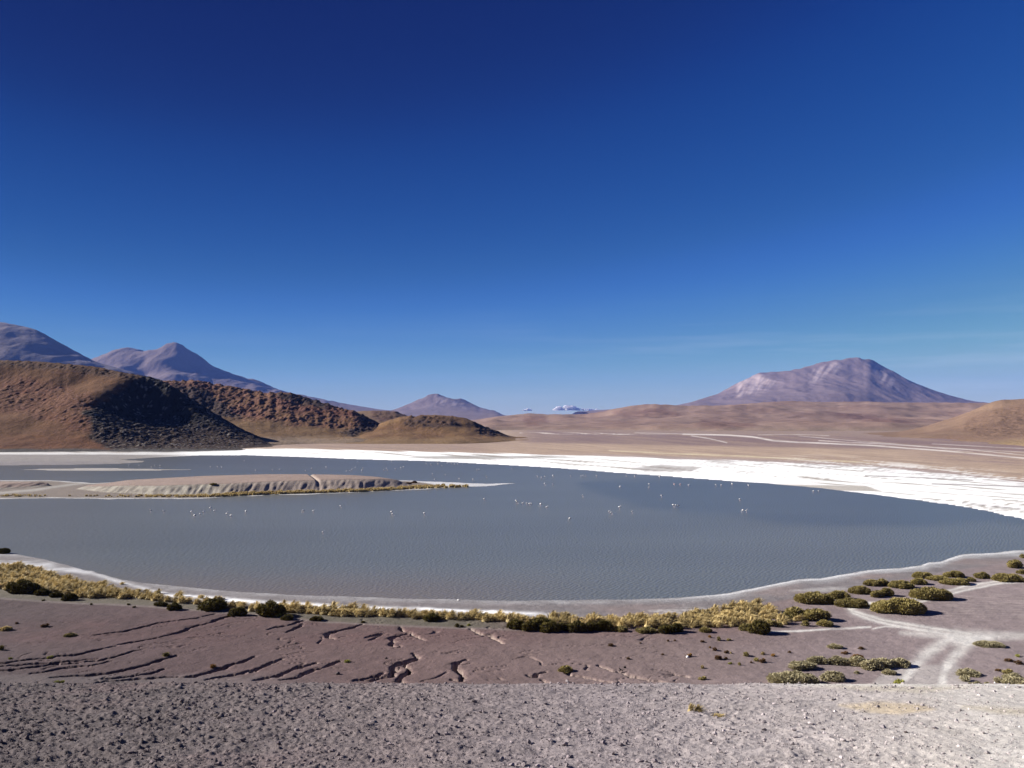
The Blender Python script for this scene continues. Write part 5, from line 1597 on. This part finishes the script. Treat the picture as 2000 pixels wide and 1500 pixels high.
FLM = [flamingo(0), flamingo(1), flamingo(2)]
FG = "flamingos wading in the lake"
FLOCKS = [
    ("the left pair apart from the flock in front of the spit", [(294, 1001), (320, 1003)]),
    ("the flock before the left spit", [(374, 1004), (380, 1012), (391, 1008), (398, 1004), (411, 997), (419, 1002), (443, 1008), (451, 1012), (480, 1003)]),
    ("the pair right of the spit flock", [(592, 1002), (612, 1002)]),
    ("the sparse near water left of centre", [(631, 1044), (665, 992), (829, 1007)]),
    ("the close pair below the spit tip", [(765, 1005), (767, 1008)]),
    ("the row in the middle of the lake", [(946, 979), (1008, 982), (1010, 985), (1021, 987), (1029, 987), (1034, 988), (1038, 988), (1056, 989), (1068, 995)]),
    ("the near right-of-centre water", [(1113, 1017), (1138, 971), (1190, 1003), (1194, 1006), (1210, 995), (1235, 1004)]),
    ("the loose group beyond the spit tip", [(1050, 933), (1058, 935), (1064, 933), (1064, 948), (1080, 932), (1080, 949), (1115, 932), (1135, 932), (1139, 931), (1144, 931), (1165, 932)]),
    ("the scatter below the salt bank", [(1211, 953), (1223, 931), (1240, 932), (1267, 955), (1268, 949), (1288, 934), (1292, 972), (1345, 951), (1398, 950), (1409, 950), (1430, 949), (1462, 951)]),
    ("the pink pair right of centre", [(1317, 949), (1329, 949)]),
    ("the line of three in the right half of the lake", [(1315, 991), (1320, 991), (1325, 991)]),
    ("the right part of the lake below the salt", [(1445, 979), (1451, 1001), (1458, 1002), (1589, 962), (1599, 962)]),
    ("the far left water before the mud flat", [(252, 911), (272, 911), (296, 915), (303, 911), (313, 912), (411, 914), (425, 914), (433, 915)]),
    ("the far water under the dark hill", [(435, 890.5), (447, 891), (460, 891), (477, 902)]),
    ("the water just behind the spit bank", [(499, 921), (532, 920), (546, 919), (597, 921.5), (609, 917), (637, 915), (677, 921.5), (683, 921.5), (687, 919)]),
    ("the far water behind the spit's right end", [(694, 915), (699, 904), (707, 921), (709, 916), (750, 920), (755, 917), (757, 921), (765, 903), (772, 918), (783, 916), (788, 915), (845, 928), (870, 930)]),
    ("the long far row below the salt bank", [(833, 908), (842, 909), (854, 904), (856, 908), (863, 912), (874, 907), (882, 908), (888, 909), (894, 909), (904, 909)]),
    ("the open water around the spit tip", [(849, 939), (897, 938), (924, 939.5), (932, 919), (936, 919), (950, 933), (1000, 917)]),
]
ORD = ["leftmost", "second", "third", "fourth", "fifth", "sixth", "seventh", "eighth", "ninth", "tenth", "eleventh", "twelfth", "thirteenth"]
first = True
for name, pts in FLOCKS:
    pts = sorted(pts)
    for i, (px, py) in enumerate(pts):
        dx, dy, dz = (float(v) for v in ray(px, py)); t = -HC / dz
        x, y_ = dx * t, dy * t
        pose = random.choice([0, 0, 1, 1, 2])
        o = bpy.data.objects.new("flamingo", FLM[pose])
        o.location = (x, y_, -.04)
        s = random.uniform(.56, .72); o.scale = (s, s, s)
        o.rotation_euler = (0, 0, random.choice([0, math.pi]) + random.uniform(-.7, .7))
        COL.objects.link(o)
        pinky = "pale pink" if name.startswith("the pink") else "white"
        who = f"{ORD[i]} {pinky} flamingo from left" if i else f"{ORD[0]} {pinky} flamingo"
        tag(o, f"{who} in {name}".replace(" from left in the ", " from left, "), "flamingo", FG)
        if pinky == "pale pink":
            o.material_slots[0].link = "OBJECT"; o.material_slots[0].material = m_fp

# forked dark stump and dark cone of earth on the plain
m_char = flat_mat("blackened_wood", (.012, .010, .009), .9, 14, .3)
x, y_, z = place_px(1213, 1313)
s = y_ / FPX
parts = [sweep([(-4 * s, 0, 9.0 * s), (-2.5 * s, .02, 6.5 * s), (-.5 * s, 0, 4.5 * s), (1.2 * s, 0, 3.6 * s)], [.25 * s, .9 * s, 1.3 * s, .8 * s], 7, 1, None),
         sweep([(-1.5 * s, 0, 5 * s), (-1.9 * s, .03, 2.5 * s), (-2.1 * s, 0, -.4 * s)], [1.0 * s, .8 * s, .6 * s], 7, 1, None),
         sweep([(-.5 * s, 0, 4.0 * s), (3.5 * s, .05, 3.7 * s), (8.0 * s, .1, 4.3 * s)], [1.0 * s, .7 * s, .2 * s], 7, 1, None),
         sweep([(3.2 * s, .06, 3.7 * s), (3.4 * s, .06, 1.6 * s), (3.8 * s, .08, -.4 * s)], [.6 * s, .4 * s, .35 * s], 6, 1, None),
         sweep([(-1.8 * s, 0, 4.2 * s), (-4 * s, -.05, 3.6 * s), (-6 * s, -.08, 3.1 * s)], [.7 * s, .45 * s, .15 * s], 6, 1, None)]
V, F_, M = join(parts)
tag(link("tree_stump", mesh_np("tree_stump", V, F_), m_char, (x, y_, z)), "small black forked dead stump on the open reddish plain", "stump")
x, y_, z = place_px(1220, 1305)
g_ = stone_mesh(777)[0] * np.array([2.9 * s, 2.2 * s, 5.0 * s]); g_[:, :2] *= (1 - .6 * np.clip(g_[:, 2:3] / (3.5 * s), -.2, 1)); g_[:, 0] += g_[:, 2] * .25
tag(link("rock", mesh_np("rock", g_, ICO2F, smooth=False), m_char, (x, y_, z + 1.2 * s)), "pointed black rock just behind the forked stump", "rock", "dark pointed rocks by the stump")
x, y_, z = place_px(1227.5, 1288)
tag(link("rock", mesh_np("rock", g_ * .8, ICO2F, smooth=False), m_char, (x, y_, z + 1.0 * s)), "smaller pointed black rock farther behind the forked stump", "rock", "dark pointed rocks by the stump")

# ------------------------------------------------------------------ air
V = np.array([(sx, sy, sz_) for sx in (-15600, 15600) for sy in (-15600, 15600) for sz_ in (-60.0, 800.0)], float)
F_ = np.array([(0, 1, 3, 2), (4, 6, 7, 5), (0, 4, 5, 1), (2, 3, 7, 6), (0, 2, 6, 4), (1, 5, 7, 3)])
m_haze = bpy.data.materials.new("haze_air"); m_haze.use_nodes = True
n, l = m_haze.node_tree.nodes, m_haze.node_tree.links
n.clear()
o_ = n.new("ShaderNodeOutputMaterial"); pv = n.new("ShaderNodeVolumePrincipled")
pv.inputs["Color"].default_value = (.18, .33, 1.0, 1)
pv.inputs["Density"].default_value = 2.6e-5
pv.inputs["Anisotropy"].default_value = 0.0
l.new(pv.outputs[0], o_.inputs["Volume"])
hz = link("haze", mesh_np("haze", V, F_, smooth=False), m_haze)
tag(hz, "thin blue haze in the air over the whole basin", "haze", kind="stuff")
